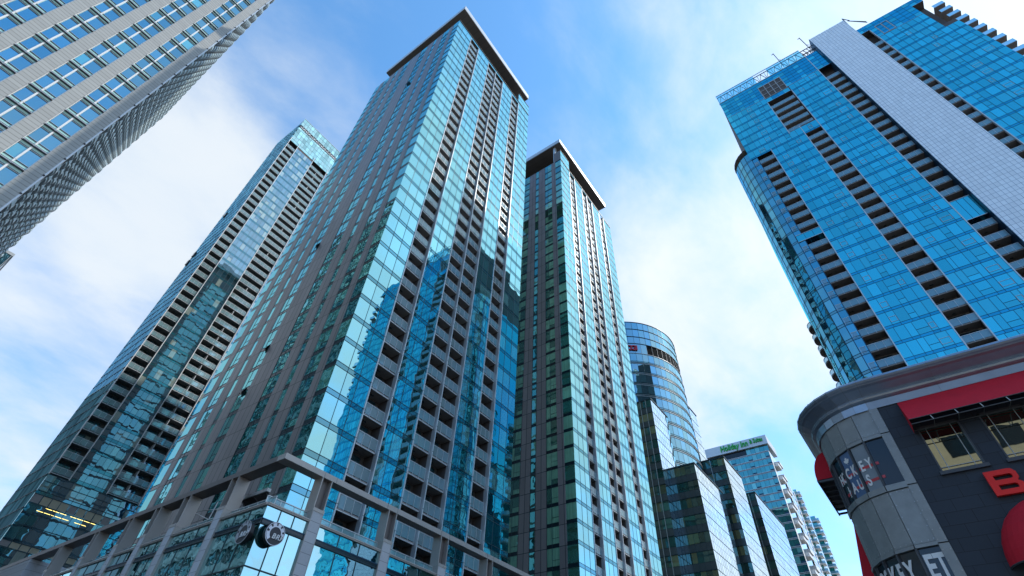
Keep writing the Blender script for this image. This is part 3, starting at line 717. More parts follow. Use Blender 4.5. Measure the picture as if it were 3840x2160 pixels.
def irr(wd, seed, glz=m_glR):
    rg = random.Random(seed); n = round(wd/1.15); cols = [0]; 
    for i in range(1, n): cols.append((i+rg.uniform(-.28, .28))/n)
    cols.append(1); b = window(wd, P, .5, cols, glz, m_spanR, m_mulB, .05, {rg.randrange(1, n-1): .95})
    if seed % 3 == 1: return b
    i = rg.randrange(1, len(cols)-2); x0, x1 = cols[i]*wd, cols[i+1]*wd       # outlined opening light
    z0, z1 = (.95, 1.95)
    for q in ((x0+.05, x1-.05, z0, z0+.05), (x0+.05, x1-.05, z1-.05, z1)): b.box(q[0], q[1], -.05, -.031, q[2], q[3], m_mulL)
    for q in ((x0+.05, x0+.1), (x1-.1, x1-.05)): b.box(q[0], q[1], -.05, -.031, z0+.05, z1-.05, m_mulL)
    return b
cache = {}
def put(s0, s1, z0, z1, seedset=2):
    wd = s1-s0; key = round(wd, 2)
    if key not in cache: cache[key] = [irr(wd, i+int(wd*7)) for i in range(5)]
    k = math.ceil((z0-FB)/P-1e-6)
    while FB+P*(k+1) <= z1+.01:
        wn.add(cache[key][(0, 1, 2, 3, 4)[int(random.random()**1.6*5)]], (XR, -s0, FB+P*k), L90, (), wd); k += 1
put(10.2, 17.38, 31, 111.6); put(20.72, 27.58, 31, 129.6); put(40.76, 51.85, 31, 120.6); put(40.76, 49.55, 120.5, 129.6)
put(5.6, 10.18, 108.5, 111.6); put(5.6, 14.98, 111.4, 129.6); put(17.42, 20.68, 108.5, 111.6)
wn.done()
# fine-gridded top storeys
for (s0, s1, z0, z1, nm) in ((5.6, 15.0, 129.5, 138.0, 'crown_glazing'), (20.5, 27.6, 129.5, 138.0, 'crown_glazing'), (15.0, 20.5, 135.5, 138.0, 'crown_glazing'), (40.8, 49.6, 129.5, 137.1, 'crown_glazing'), (38.8, 40.8, 134.4, 137.1, 'crown_glazing'), (49.6, 51.8, 134.4, 137.1, 'crown_glazing'), (15, 20.5, 127.2, 129.0, 'crown_glazing'), (30.45, 27.6, 129.5, 138.0, 'crown_glazing'), (20.68, 27.6, 126.5, 129.5, 'crown_glazing')):
    if s0 > s1: s0, s1 = s1, s0
    if s0 == 20.68: continue
    b = MB(); n = max(1, round((s1-s0)/1.25)); m_ = max(1, round((z1-z0)/1.5))
    for i in range(n):
        for j in range(m_): b.pane(s0+(s1-s0)*i/n, s0+(s1-s0)*(i+1)/n, z0+(z1-z0)*j/m_, z0+(z1-z0)*(j+1)/m_, 0, m_spanR if j % 2 or i % 3 else m_glR)
    for i in range(1, n): b.box(s0+(s1-s0)*i/n-.02, s0+(s1-s0)*i/n+.02, -.026, 0, z0+.03, z1-.03, m_mulB)
    for j in range(m_+1): b.box(s0, s1, -.03, 0, z0+(z1-z0)*j/m_-.02, z0+(z1-z0)*j/m_+.02, m_mulB)
    b.box(s0, s1, -.04, -.031, z0-.04, z0+.03, m_mulL); b.obj(nm, t, (XR, 0, 0), L90)
# balconies
bb = {w_: balcony(w_, P, m_glDk, m_railR, m_recess, .12, .0, n_, 1.9, m_mulL, m_concD, 1.2, m_concD, pt) for w_, n_, pt in ((4.25, 4, 0), (3.16, 3, 0), (2.7, 3, 0), (1.87, 2, 0), (5.3, 5, 0))}
def stack(s0, s1, wkey, z0, z1, skip=()):
    k = math.ceil((z0-FB)/P-1e-6)
    while FB+P*k < z1:
        if not any(a < FB+P*k < c for a, c in skip): a_, r_ = bb[wkey]; bl.add(a_, (XR, -(s0+.05), FB+P*k), L90, (('railing', r_),), wkey)
        k += 1
stack(5.85, 10.15, 4.25, 36, 108, [(77.4, 80.0)]); stack(17.45, 20.68, 3.16, 36, 107.2); stack(27.65, 30.42, 2.7, 36, 124, [(67.5, 73.0)]); stack(38.8, 40.72, 1.87, 36, 129)
stack(15.05, 20.45, 5.3, 111, 125)
bl.done()
for s0, s1, z0, z1 in ((5.8, 10.15, 78.4, 80.2), (27.62, 30.42, 69.0, 73.9)):
    b = MB(); b.box(s0, s1, 0.02, 1.9, z0, z1, m_spanR)
    n = 3
    for i in range(n): b.pane(s0+(s1-s0)*i/n, s0+(s1-s0)*(i+1)/n, z0, z1, 0, m_glR); b.box(s0+(s1-s0)*i/n, s0+(s1-s0)*i/n+.05, -.03, 0, z0, z1, m_mulB)
    b.box(s0, s1, -.06, -.031, z0-.05, z0+.05, m_mulL); b.box(s0, s1, -.06, -.031, z1-.05, z1+.05, m_mulL); b.obj('spandrel_band', t, (XR, 0, 0), L90)
for s, z0, z1 in ((10.17, 31, 109), (17.4, 31, 112), (20.7, 31, 127), (27.6, 31, 138), (15.0, 111, 127), (40.73, 31, 134)):
    b = MB(); b.box(s-.07, s+.07, -.12, .3, z0, z1, m_mulL); b.obj('edge_frame', t, (XR, 0, 0), L90)
# louvred grids
def grid(s0, s1, z0, z1, nx, nz):
    b = MB(); b.pane(s0, s1, z0, z1, .25, m_black)
    for i in range(nx+1): x = s0+(s1-s0)*i/nx; b.box(x-.07, x+.07, -.08, .02, z0, z1, m_munt)
    for j in range(nz+1): z = z0+(z1-z0)*j/nz; b.box(s0-.07, s1+.07, -.086, .015, z-.07, z+.07, m_munt)
    for j in range(30): z = z0+(z1-z0)*(j+.5)/30; b.box(s0, s1, .1, .2, z-.03, z, m_steel)
    b.obj('louvre', t, (XR, 0, 0), L90)
grid(15.1, 20.4, 129.1, 135.3, 4, 3); grid(41.98, 44.32, 129.75, 134.5, 2, 1)
# pale tiled wall stripe
b = MB(); b.box(XR-.9, XR+12, -38.6, -30.6, 0, 143.1, m_whiteP); b.obj('tiled_wall', t)
b = MB(); b.box(XR-.94, XR+1.95, -30.59, -30.50, 0, 143.15, m_mulB); b.obj('wall_edge', t)
# rooftop glass screen and its truss
tr = MB(); s = 5.8; i = 0
while s < 27.3:
    tr.tube((XR+.5, -s, 138.1), (XR+.5, -(s+.9), 142.0), .08, m_steel); tr.tube((XR+.5, -(s+.9), 142.0), (XR+.5, -(s+1.8), 138.1), .08, m_steel); tr.tube((XR+.5, -s, 138.1), (XR+.5, -s, 142.2), .06, m_steel); s += 1.8
tr.tube((XR+.5, -5.7, 142.2), (XR+.5, -30.5, 142.2), .12, m_steel); tr.tube((XR+.5, -5.7, 138.2), (XR+.5, -27.5, 138.2), .12, m_steel); tr.tube((XR+.5, -27.5, 140.2), (XR+.5, -30.5, 140.2), .15, m_steel)
for s in (27.6, 28.4, 29.2, 30.0): tr.tube((XR+.6, -s, 138.3), (XR+1.4, -s-.6, 142.4), .1, m_steel); tr.tube((XR+.6, -s-.6, 138.3), (XR+.6, -s, 142.4), .08, m_steel)
tr.obj('roof_truss', t)
n = 13
for i in range(n):
    s0, s1 = 5.6+21.9*i/n, 5.6+21.9*(i+1)/n
    if 14.5 < s0 < 19: continue
    g_ = MB(); g_.pane(s0+.03, s1-.03, 138.1, 142.4, 0, m_par); g_.obj('parapet_glass', t, (XR, 0, 0), L90)
b = MB(); b.box(5.55, 27.5, -.06, .06, 142.4, 142.6, m_mulL); b.box(5.55, 27.55, -.1, .4, 137.95, 138.12, m_mulL); b.obj('parapet_rail', t, (XR, 0, 0), L90)
# north curved bay, faceted
CX, CY, RR = 84.5, -6.6, 4.95
cw = Rep(t, 'curved_window', 'curved_windows', 98); nf = 9
def arcpt(a, r=RR): return (CX-r*cos(a), CY+r*sin(a))
A0, A1 = R(-4), R(120)
def curvefloor(z, h):
    b = MB()
    for i in range(nf):
        a0, a1 = A0+(A1-A0)*i/nf, A0+(A1-A0)*(i+1)/nf; p, q_ = arcpt(a0), arcpt(a1)
        b.q([(q_[0], q_[1], .5), (p[0], p[1], .5), (p[0], p[1], h), (q_[0], q_[1], h)], m_glRc); b.q([(q_[0], q_[1], 0), (p[0], p[1], 0), (p[0], p[1], .5), (q_[0], q_[1], .5)], m_span)
        for zz in (0, .5):
            p2, q2 = arcpt(a0, RR+.05), arcpt(a1, RR+.05); b.q([(q2[0], q2[1], zz-.03), (p2[0], p2[1], zz-.03), (p2[0], p2[1], zz+.03), (q2[0], q2[1], zz+.03)], m_mulB)
        p, q_ = arcpt(a0-.012, RR+.04), arcpt(a0+.012, RR+.04); b.q([(q_[0], q_[1], 0), (p[0], p[1], 0), (p[0], p[1], h), (q_[0], q_[1], h)], m_mulB)
    return b
cf = [curvefloor(0, 3.0) for _ in range(3)]
for k in range(-26, 2): cw.add(random.choice(cf), (0, 0, FB+P*k), 0, (), 5)
cw.done()
b = MB(); cap = [arcpt(A0+(A1-A0)*i/nf) for i in range(nf+1)]+[(95, -2.5), (95, -9), (XR+.1, -9)]
i0 = len(b.v); b.v += [(p[0], p[1], 113.6) for p in cap]; b.f.append(tuple(range(i0, i0+len(cap)))); b.m.append(m_conc); b.r.append(.5)
b.box(82.5, 100, -9, -4.0, 0, 113.4, m_recess); b.box(86, 116, -5.6, -2.0, 0, 112, m_spanR); b.obj('curved_bay_core', t)
# balconies on the far right flank
for k in range(-10, 10):
    z = 121.0+P*k+0.0
    if z > 130: continue
    a = MB(); a.box(XR+.5, XR+5.5, -53.9, -51.85, z, z+.22, m_concD); a.obj('flank_balcony', t)
    o = MB(); o.q([(XR+.5, -53.85, z+.22), (XR+.5, -51.9, z+.22), (XR+.5, -51.9, z+1.3), (XR+.5, -53.85, z+1.3)], m_railR); o.q([(XR+5.5, -53.88, z+.22), (XR+.5, -53.88, z+.22), (XR+.5, -53.88, z+1.3), (XR+5.5, -53.88, z+1.3)], m_railR)
    o.tube((XR+.5, -53.88, z+1.32), (XR+.5, -51.9, z+1.32), .03, m_mulL); o.tube((XR+.5, -53.88, z+.2), (XR+.5, -53.88, z+1.32), .03, m_mulL); o.tube((XR+.5, -53.88, z+1.32), (XR+5.5, -53.88, z+1.32), .03, m_mulL); o.obj('railing', t)
for z in range(20, 133, 3):
    pass
b = MB()
for k in range(-28, 5):
    for j in range(8): b.q([(XR+.1+4.5*j, -51.9, FB+P*k), (XR+4.5+4.5*j, -51.9, FB+P*k), (XR+4.5+4.5*j, -51.9, FB+P*k+2.9), (XR+.1+4.5*j, -51.9, FB+P*k+2.9)], m_glR)
b.obj('flank_wall', t)

def mast(label, s, z0, z1):
    o = thing('roof_mast', label, 'antenna', (81, -s, z0), 'thin masts on the blue tower roof'); b = MB(); b.tube((81, -s, z0-3), (81, -s, z1), .1, m_steel); b.obj('pole', o)
    b = MB(); b.tube((81, -s-.8, z0), (81, -s, z0+1.6), .05, m_steel); b.tube((81, -s+.5, z1-.3), (81, -s-.1, z1-.3), .09, m_steel); b.obj('stay', o)
mast('thin roof mast above the middle of the rooftop truss of the blue tower', 23.2, 144.6, 150.6)
mast('thin roof mast beside the pale tiled wall of the blue tower', 30.2, 144.2, 151)
o = thing('roof_crane', 'small folded roof crane jib standing at the top of the pale tiled wall', 'crane', (81, -39.5, 138))
bars([((81, -39.4, 138), (81, -39.9, 148.4)), ], .12, m_steel).obj('mast', o); bars([((81, -40.3, 146), (81, -42.6, 141.2)), ((81, -39.9, 148.3), (81, -40.6, 145.8)), ((81, -40.3, 146), (81, -42.6, 140.6))], .1, m_steel).obj('jib', o)

# round balconies tower behind it
t = thing('round_balcony_tower', 'tower of stacked rounded balconies showing past the left edge of the blue tower', 'tower', (104, -8, 0))
b = MB(); b.box(100, 118, -16, -2.0, 0, 75, m_glH); b.obj('wall', t)
for k in range(25):
    z = 3*k+2.0; p = MB(); ring = []
    for i in range(9):
        a = pi*i/8; ring.append((101.3+1.7*-cos(a), -2.1+1.15*sin(a)))
    i0 = len(p.v); n = len(ring); p.v += [(x, y, z) for x, y in ring]+[(x, y, z+.3) for x, y in ring]
    p.f.append(tuple(i0+i for i in range(n))); p.m.append(m_concD); p.r.append(.5); p.f.append(tuple(i0+n+i for i in reversed(range(n)))); p.m.append(m_concD); p.r.append(.5)
    for i in range(n-1): p.f.append((i0+i+1, i0+i, i0+n+i, i0+n+i+1)); p.m.append(m_concD); p.r.append(.5)
    o = p.obj('balcony', t); g_ = MB()
    for (xa, ya), (xb, yb) in zip(ring, ring[1:]): g_.q([(xb, yb, z+.3), (xa, ya, z+.3), (xa, ya, z+1.2), (xb, yb, z+1.2)], m_railR); g_.tube((xa, ya, z+1.2), (xb, yb, z+1.2), .06, m_steel, 4)
    c = link('railing', g_.mesh('railing')); c.parent = o; c.location = Vector((0, 0, 0))

# ------------------------------------------------------------------ offices along the street
def office(label, X0, Y0, X1, Y1, zt, P, colw, mulw=3, nvis=18, side=m_glO, front=m_glOf):
    t = thing('office_block', label, 'building', ((X0+X1)/2, (Y0+Y1)/2, 0), 'stepped dark glass office blocks')
    b = MB(); b.box(X0+.05, X1-.05, Y0+.05, Y1, 0, zt-.15, m_spanD); b.obj('wall', t)
    for k in range(nvis):
        z1 = zt-P*k; z0 = z1-P
        if z0 < 2: break
        b = MB(); wd = Y1-Y0; n = max(2, round(wd/colw))
        for i in range(n):
            b.pane(wd*i/n, wd*(i+1)/n, z0, z0+P*.42, 0, m_spanO); b.pane(wd*i/n, wd*(i+1)/n, z0+P*.42, z1, 0, side)
            if i: b.box(wd*i/n-.03, wd*i/n+.03, -.03, 0, z0, z1-.09, m_mul)
        b.box(0, wd, -.14, 0, z1-.09, z1+.03, m_mul); b.box(0, wd, -.03, 0, z0+P*.42-.03, z0+P*.42+.03, m_mul)
        b.obj('window', t, (X0, Y1, 0), L90)
        b = MB(); wd = X1-X0; n = max(2, round(wd/1.3))
        for i in range(n):
            b.pane(wd*i/n, wd*(i+1)/n, z0, z0+P*.5, 0, front); b.pane(wd*i/n, wd*(i+1)/n, z0+P*.5, z1, 0, front)
            if i: b.box(wd*i/n-.03, wd*i/n+.03, -.015, 0, z0, z1-.09, m_mul)
        b.box(0, wd, -.05, 0, z1-.09, z1+.03, m_mul); b.box(0, wd, -.015, 0, z0+P*.5-.02, z0+P*.5+.02, m_mul)
        b.obj('window', t, (X0, Y0, 0), 0)
    if mulw:
        wd = Y1-Y0; y = Y0+mulw
        while y < Y1-.5:
            b = MB(); b.box(X0-.22, X0-.141, y-.06, y+.06, 0, zt, m_mulL); b.obj('mullion', t); y += mulw
    b = MB(); b.box(X0-.16, X1+.1, Y0-.16, Y1+.1, zt-.02+.05, zt+.3, m_mul); b.obj('roof_edge', t)
    return t
office('tall narrow dark office block between the second taupe tower and the round tower', 115.0, 40.7, 126, 50, 79.4, 3.9, 1.5, 1.5)
office('lowest wide office block with a bright reflective face, in front of the round tower', 119.0, 34.1, 138.6, 41.6, 61.1, 3.9, 1.35, 0)
office('dark glass office block with white mullions standing left of the hotel tower', 142.4, 32.3, 157.5, 40.4, 72.6, 3.9, 2.2, 4)
office('small farthest stepped dark glass office block, right below the hotel tower', 171.0, 32.3, 203, 36.5, 73.2, 3.9, 1.6, 2)
office('slim glass office block peeking out behind the right edge of the round tower', 148.5, 40.3, 155, 52, 94.7, 3.9, 2.0, 0)

# round tower
t = thing('round_tower', 'round blue glass tower with curved floor bands, between the second taupe tower and the hotel', 'tower', (136.45, 57.36, 0))
C0 = (136.45, 57.36); RR2 = 19.5; NF = 64; ztop = 113.9
def cp(a, r=RR2): return (C0[0]-r*cos(a), C0[1]+r*sin(a))
core = MB(); i0 = 0; pts = [cp(2*pi*i/NF, RR2-.08) for i in range(NF)]
core.v = [(x, y, 0) for x, y in pts]+[(x, y, ztop-.2) for x, y in pts]
for i in range(NF): core.f.append((i, i+NF, (i+1) % NF+NF, (i+1) % NF)); core.m.append(m_spanD); core.r.append(.5)
core.f.append(tuple(range(NF, 2*NF))); core.m.append(m_spanD); core.r.append(.5); core.obj('wall', t)
lev = [(113.9, 110.9, 'g'), (110.9, 107.7, 'g'), (107.7, 104.9, 'g'), (104.9, 101.0, 'l')]; z = 101.0
while z > 30: lev.append((z, z-3.9, 'w')); z -= 3.9
for z1, z0, ty in lev:
    b = MB()
    for i in range(NF):
        a0, a1 = 2*pi*i/NF, 2*pi*(i+1)/NF
        if 60 < math.degrees(a0) < 240: continue
        p, q_ = cp(a0), cp(a1)
        def Q(za, zb, m): b.q([(q_[0], q_[1], za), (p[0], p[1], za), (p[0], p[1], zb), (q_[0], q_[1], zb)], m)
        if ty == 'w': Q(z0+.95, z1, m_glCG); Q(z0, z0+.95, m_span)
        elif ty == 'l':
            d = math.degrees(a0); d = d-360 if d > 180 else d
            Q(z0, z1, m_seam if d < -51 else m_glCG)
        else: Q(z0, z1, m_glCG)
        r0, r1 = cp(a0-.0016, RR2+.05), cp(a0+.0016, RR2+.05); b.q([(r1[0], r1[1], z0), (r0[0], r0[1], z0), (r0[0], r0[1], z1), (r1[0], r1[1], z1)], m_white if ty == 'l' else m_mul)
        for zz, h, rr, m in ((z1, .12, .16, m_mulL), (z0+.95, .05, .06, m_mul), (z0+.45, .06, .2, m_mulL)):
            if ty != 'w' and zz != z1: continue
            if ty != 'w': m = m_mul
            p2, q2 = cp(a0, RR2+rr), cp(a1, RR2+rr); b.q([(q2[0], q2[1], zz-h/2), (p2[0], p2[1], zz-h/2), (p2[0], p2[1], zz+h/2), (q2[0], q2[1], zz+h/2)], m)
            p3, q3 = cp(a0, RR2), cp(a1, RR2); b.q([(p2[0], p2[1], zz-h/2), (q2[0], q2[1], zz-h/2), (q3[0], q3[1], zz-h/2), (p3[0], p3[1], zz-h/2)], m)
    b.obj('window_ring', t)
g_ = thing('letter_sign', 'red letters CGI near the top of the round blue tower', 'sign', (118, 50, 102.6))
for ch, th in (('C', -33.6), ('G', -37.6), ('I', -40.6)):
    a = R(th); tx = text(ch, 2.5, .25, 0, .09, m_redM); x, y = cp(a, RR2+.25)
    MB().add(tx).obj('letter', g_, (x, y, 102.9), -pi/2-a)

# hotel
t = thing('hotel_tower', 'hotel tower with white floor bands and a concrete roof band carrying green letters', 'tower', (236, 44, 0))
X0, Y0 = 228.5, 32.6
b = MB(); b.box(X0+.1, 243, Y0+.1, 60, 0, 113.5, m_spanD); b.box(X0+1.2, 241, Y0+1.5, 58, 113.5, 116.9, m_spanD); b.obj('wall', t)
P = 3.0; z = 113.6; k = 0
while z > 25:
    wd = 60-Y0; n = 15; b = MB()
    for i in range(n):
        b.pane(wd*i/n, wd*(i+1)/n, z-P+.1, z-P+2.5, 0, m_glH); b.box(wd*i/n-.04, wd*i/n+.04, -.05, 0, z-P+.1, z-P+2.5, m_mul)
        if i % 4 == 2: b.box(wd*i/n+.15, wd*(i+1)/n-.1, -.06, -.0, z-P+.2, z-P+.75, m_mulB)
    b.box(0, wd, -.1, .1, z-P+2.5, z-P+2.64, m_mulL); b.box(0, wd, -.05, .1, z-P+2.64, z-P+2.92, m_spanO); b.box(0, wd, -.12, .1, z-P+2.92, z-.0+.1, m_mulL)
    b.obj('window', t, (X0, 60, 0), L90)
    b = MB(); b.pane(0, 2.4, z-P, z, 0, m_white); b.pane(2.4, 14.4, z-P, z, .02, m_glOf)
    b.obj('front_wall', t, (X0, Y0, 0), 0)
    if k % 2 == 1: b = MB(); b.box(X0+3, X0+8.5, Y0-1.5, Y0, z-P, z-P+.35, m_white); b.box(X0+3, X0+8.5, Y0-1.5, Y0-1.4, z-P+.35, z-P+1.4, m_white); b.box(X0+3, X0+3.1, Y0-1.4, Y0, z-P+.35, z-P+1.4, m_white); b.obj('balcony', t)
    else: b = MB(); b.box(X0+8.8, X0+14, Y0-1.5, Y0, z-P, z-P+.35, m_white); b.box(X0+8.8, X0+14, Y0-1.5, Y0-1.4, z-P+.35, z-P+1.4, m_white); b.box(X0+8.8, X0+8.9, Y0-1.4, Y0, z-P+.35, z-P+1.4, m_white); b.obj('balcony', t)
    z -= P; k += 1
b = MB()
for i in range(14): b.pane(1.9*i, 1.9*(i+1)-.08, 113.8, 116.85, 0, m_glH if i > 8 else m_glDk); b.box(1.9*i-.08, 1.9*i, -.04, 0, 113.6, 116.9, m_mul)
b.obj('penthouse_glazing', t, (X0+1.15, 59, 0), L90)
b = MB(); b.box(X0+.1, 243.5, 31.9, 59.4, 116.9, 121.0, m_mulL); b.obj('roof_band', t)
g_ = thing('hotel_sign', 'green hotel letters on the concrete roof band of the hotel tower', 'sign', (228.4, 43, 118.9))
MB().add(fit(text('Holiday Inn', 3.7, .4, .12, .06, m_green, 1.0), 12.3)).obj('lettering', g_, (228.35, 46.15, 119.0), L90)
MB().add(fit(text('& Suites', 2.8, .4, .1, .045, m_green, 1.0), 5.6)).obj('lettering', g_, (228.35, 36.4, 119.3), L90)

def slabtower(name, label, X0, Y0, X1, Y1, zt, wallm, bal=True, z_min=40):
    t = thing(name, label, 'tower', ((X0+X1)/2, (Y0+Y1)/2, 0)); b = MB(); b.box(X0+.1, X1, Y0+.1, Y1, 0, zt, wallm); b.obj('wall', t)
    z = zt-3
    while z > z_min:
        b = MB(); wd = Y1-Y0; n = 4
        for i in range(n): b.pane(wd*i/n+.05, wd*(i+1)/n-.05, z+.5, z+2.9, 0, m_glH)
        b.obj('window', t, (X0+.05, Y1, 0), L90)
        b = MB()
        for i in range(8): b.pane((X1-X0)*i/8+.08, (X1-X0)*(i+1)/8-.08, z+.4, z+2.9, 0, m_glOf if i % 3 else m_white)
        b.obj('window', t, (X0, Y0+.05, 0), 0)
        if bal:
            b = MB(); b.box(X0-1.2, X0+2.5, Y0-1.3, Y0+2.2, z, z+.4, m_white); b.box(X0-1.2, X0+2.5, Y0-1.3, Y0-1.2, z+.4, z+1.3, m_railR); b.box(X0-1.2, X0-1.1, Y0-1.2, Y0+2.2, z+.4, z+1.3, m_railR); b.obj('balcony', t)
        z -= 3
slabtower('slab_tower', 'plain grey slab tower edge showing right behind the hotel', 246, 32.3, 262, 44, 107, m_wallG, False)
slabtower('balcony_tower', 'pale blue tower with white corner balconies, next right after the hotel', 268, 32.2, 283, 46, 111.5, m_glH)
slabtower('balcony_tower', 'smallest farthest tower with balconies, at the end of the street right of the others', 300, 31.9, 318, 44, 110, m_glH)

# ------------------------------------------------------------------ restaurant building, lower right
XB = 24.0; BC = (26.45, -.96); BR = 2.45
t = thing('restaurant_building', 'dark stone corner restaurant with rounded riveted metal bay and heavy zinc cornice', 'building', (34, -10, 0))
Z0, Z1 = 10.95, 12.82
wins = [(2.15, 3.52), (4.16, 5.52), (6.2, 7.6), (8.2, 9.6), (10.2, 11.6)]
b = MB(); b.box(1.26, 30, 0, .4, 0, Z0, m_slate); b.box(1.26, 30, 0, .4, Z1, 14.13, m_slate)
e = [1.26]+[x for w_ in wins for x in w_]+[30]
for i in range(0, len(e), 2): b.box(e[i], e[i+1], 0, .4, Z0, Z1, m_slate)
b.obj('stone_wall', t, (XB, 0, 0), L90)
b = MB(); b.box(XB+.42, 60, -30, -.6, 0, 14.1, m_black); b.box(26.6, 60, -.6, 1.46, 0, 14.1, m_black); b.box(24.9, 26.6, -1.4, .8, 0, 14.1, m_black); b.box(26.6, 60, 1.46, 1.49, 0, 14.1, m_slate); b.obj('core', t)
for a, c in wins:
    wo = MB(); wo.pane(a, c, Z0, Z1, .13, m_glBar)
    for x0, x1 in ((a, a+.05), (c-.05, c)): wo.box(x0, x1, -.02, .16, Z0, Z1, m_frameB)
    wo.box(a, c, -.02, .16, Z1-.07, Z1, m_frameB)
    o = wo.obj('window', t, (XB, 0, 0), L90)
    for x in (a+.28, c-.28):
        mm = MB(); mm.box(x-.012, x+.012, .10, .128, Z0+.04, Z1-.07, m_munt); cc = link('muntin', mm.mesh('muntin')); cc.parent = o
    for z in (Z0+.22,):
        mm = MB(); mm.box(a+.07, c-.07, .095, .126, z-.012, z+.012, m_munt); cc = link('muntin', mm.mesh('muntin')); cc.parent = o
    s_ = MB(); s_.box(a-.06, c+.08, -.1, .2, Z0-.1, Z0+.03, m_frameB); cc = link('sill', s_.mesh('sill')); cc.parent = o
# riveted flat strip
b = MB(); b.box(.93, 1.25, -.05, .3, 0, 14.13, m_metal)
for z in (5.2, 8.65, 10.75, 12.9): b.box(.93, 1.25, -.06, -.0501, z-.015, z+.015, m_seam)
z = 4.0
while z < 14:
    for s in (.975, 1.205): b.box(s-.014, s+.014, -.068, -.0505, z-.014, z+.014, m_rivet)
    z += .34
b.obj('corner_strip', t, (XB, 0, 0), L90)
# faceted bay
TH = [0, 17.6, 34.8, 52.0, 69.2, 86.4]
def bp(deg, r=BR): a = R(deg); return (BC[0]-r*cos(a), BC[1]+r*sin(a))
for a0, a1 in zip(TH, TH[1:]):
    p, q_ = bp(a0), bp(a1); am = (a0+a1)/2; wd = math.dist(p, q_); rot = -pi/2-R(am)
    def facet(name, z0, z1, mat, rv_=True, out_=0.0):
        b = MB(); b.box(.012, wd-.012, -out_, .12, z0+.012, z1-.012, mat)
        if rv_:
            for x in (.07, wd-.07):
                n = max(2, round((z1-z0)/.38))
                for i in range(n): zz = z0+.1+(z1-z0-.2)*i/(n-1); b.box(x-.014, x+.014, -out_-.016, -out_-.0005, zz-.014, zz+.014, m_rivet)
            for zz in (z0+.07, z1-.07):
                for x in (wd*.38, wd*.66): b.box(x-.014, x+.014, -out_-.016, -out_-.0005, zz-.014, zz+.014, m_rivet)
        return b.obj(name, t, (q_[0], q_[1], 0), rot)
    facet('metal_panel', 12.96, 14.12, m_metal); facet('metal_panel', 8.74, 10.68, m_metal); facet('metal_panel', 2.0, 6.6, m_metal)
    facet('sill_band', 10.68, 10.92, m_metal, False, .05); facet('head_band', 12.8, 12.96, m_metal, False, .03); facet('head_band', 8.6, 8.74, m_metal, False, .05); facet('sill_band', 6.6, 6.8, m_metal, False, .05)
    for z0, z1 in ((10.92, 12.8), (6.8, 8.6)):
        g_ = MB(); g_.box(0.03, wd-.03, .06, .1, z0, z1, m_glDk); g_.box(-.03, .035, -.02, .11, z0, z1, m_frameB); g_.box(wd-.035, wd+.03, -.024, .108, z0, z1, m_frameB)
        g_.obj('bay_window', t, (q_[0], q_[1], 0), rot)
    k = MB(); k.box(0, wd, .02, .14, 0, 14.12, m_seam) if False else None
# cornice
prof = [(0, 14.02), (.05, 14.02), (.07, 14.34), (.13, 14.38), (.19, 14.43), (.22, 14.50), (.19, 14.57), (.13, 14.61), (.17, 14.66), (.27, 14.74), (.42, 14.86), (.52, 14.92), (.55, 14.96), (.60, 15.00), (.645, 15.07), (.63, 15.15), (.56, 15.2), (.3, 15.22), (0, 15.24)]
path = [((24.0, -30.0), (-1, 0)), ((24.0, -14.0), (-1, 0)), ((24.0, -8.4), (-1, 0)), ((24.0, -3.6), (-1, 0)), ((24.0, -.96), (-1, 0))]
for d in (12, 24, 36, 48, 60, 72, 84, 90): a = R(d); path.append((bp(d), (-cos(a), sin(a))))
path += [((34, 1.49), (0, 1)), ((60, 1.49), (0, 1))]
b = MB()
for (p, n1), (q_, n2) in zip(path, path[1:]):
    for (o0, z0), (o1, z1) in zip(prof, prof[1:]):
        b.q([(q_[0]+n2[0]*o0, q_[1]+n2[1]*o0, z0), (p[0]+n1[0]*o0, p[1]+n1[1]*o0, z0), (p[0]+n1[0]*o1, p[1]+n1[1]*o1, z1), (q_[0]+n2[0]*o1, q_[1]+n2[1]*o1, z1)], m_metalC)
b.obj('cornice', t)
b = MB()
for (p, n1) in path[1:-1]:
    pr = [(o+.012, z) for o, z in prof]
    tx, ty = -n1[1]*.008, n1[0]*.008
    for (o0, z0), (o1, z1) in zip(pr[1:-2], pr[2:-1]):
        b.q([(p[0]+n1[0]*o0+tx, p[1]+n1[1]*o0+ty, z0), (p[0]+n1[0]*o0-tx, p[1]+n1[1]*o0-ty, z0), (p[0]+n1[0]*o1-tx, p[1]+n1[1]*o1-ty, z1), (p[0]+n1[0]*o1+tx, p[1]+n1[1]*o1+ty, z1)], m_metal)
b.obj('cornice_seam', t)
b = MB(); b.box(24.3, 60, -30, 1.2, 15.0, 15.2, m_metal); b.obj('roof', t)

# long red awning
a = thing('window_awning', 'long straight red fabric awning above the stone wall windows of the restaurant', 'awning', (23.5, -6, 12.6), 'red awnings of the corner restaurant')
b = MB(); s0, s1 = 2.0, 12.0; zt = 14.02; nseg = 14
for i in range(nseg):
    sa, sb_ = s0+(s1-s0)*i/nseg, s0+(s1-s0)*(i+1)/nseg; d1 = .015*sin(i*2.1); d2 = .015*sin((i+1)*2.1)
    b.q([(23.1, -sa, 12.81), (23.1, -sb_, 12.81), (23.55+d2, -sb_, 13.45+d2), (23.55+d1, -sa, 13.45+d1)][::-1], m_red)
    b.q([(23.55+d1, -sa, 13.45+d1), (23.55+d2, -sb_, 13.45+d2), (23.97, -sb_, zt), (23.97, -sa, zt)][::-1], m_red)
    b.q([(23.1, -sa, 12.79), (23.1, -sb_, 12.79), (23.97, -sb_, zt-.03), (23.97, -sa, zt-.03)], m_red)
b.q([(23.1, -s0, 12.58), (23.1, -s0, 12.81), (23.56, -s0, 13.45), (23.97, -s0, zt), (23.97, -s0, 12.58)], m_red); b.obj('canopy', a)
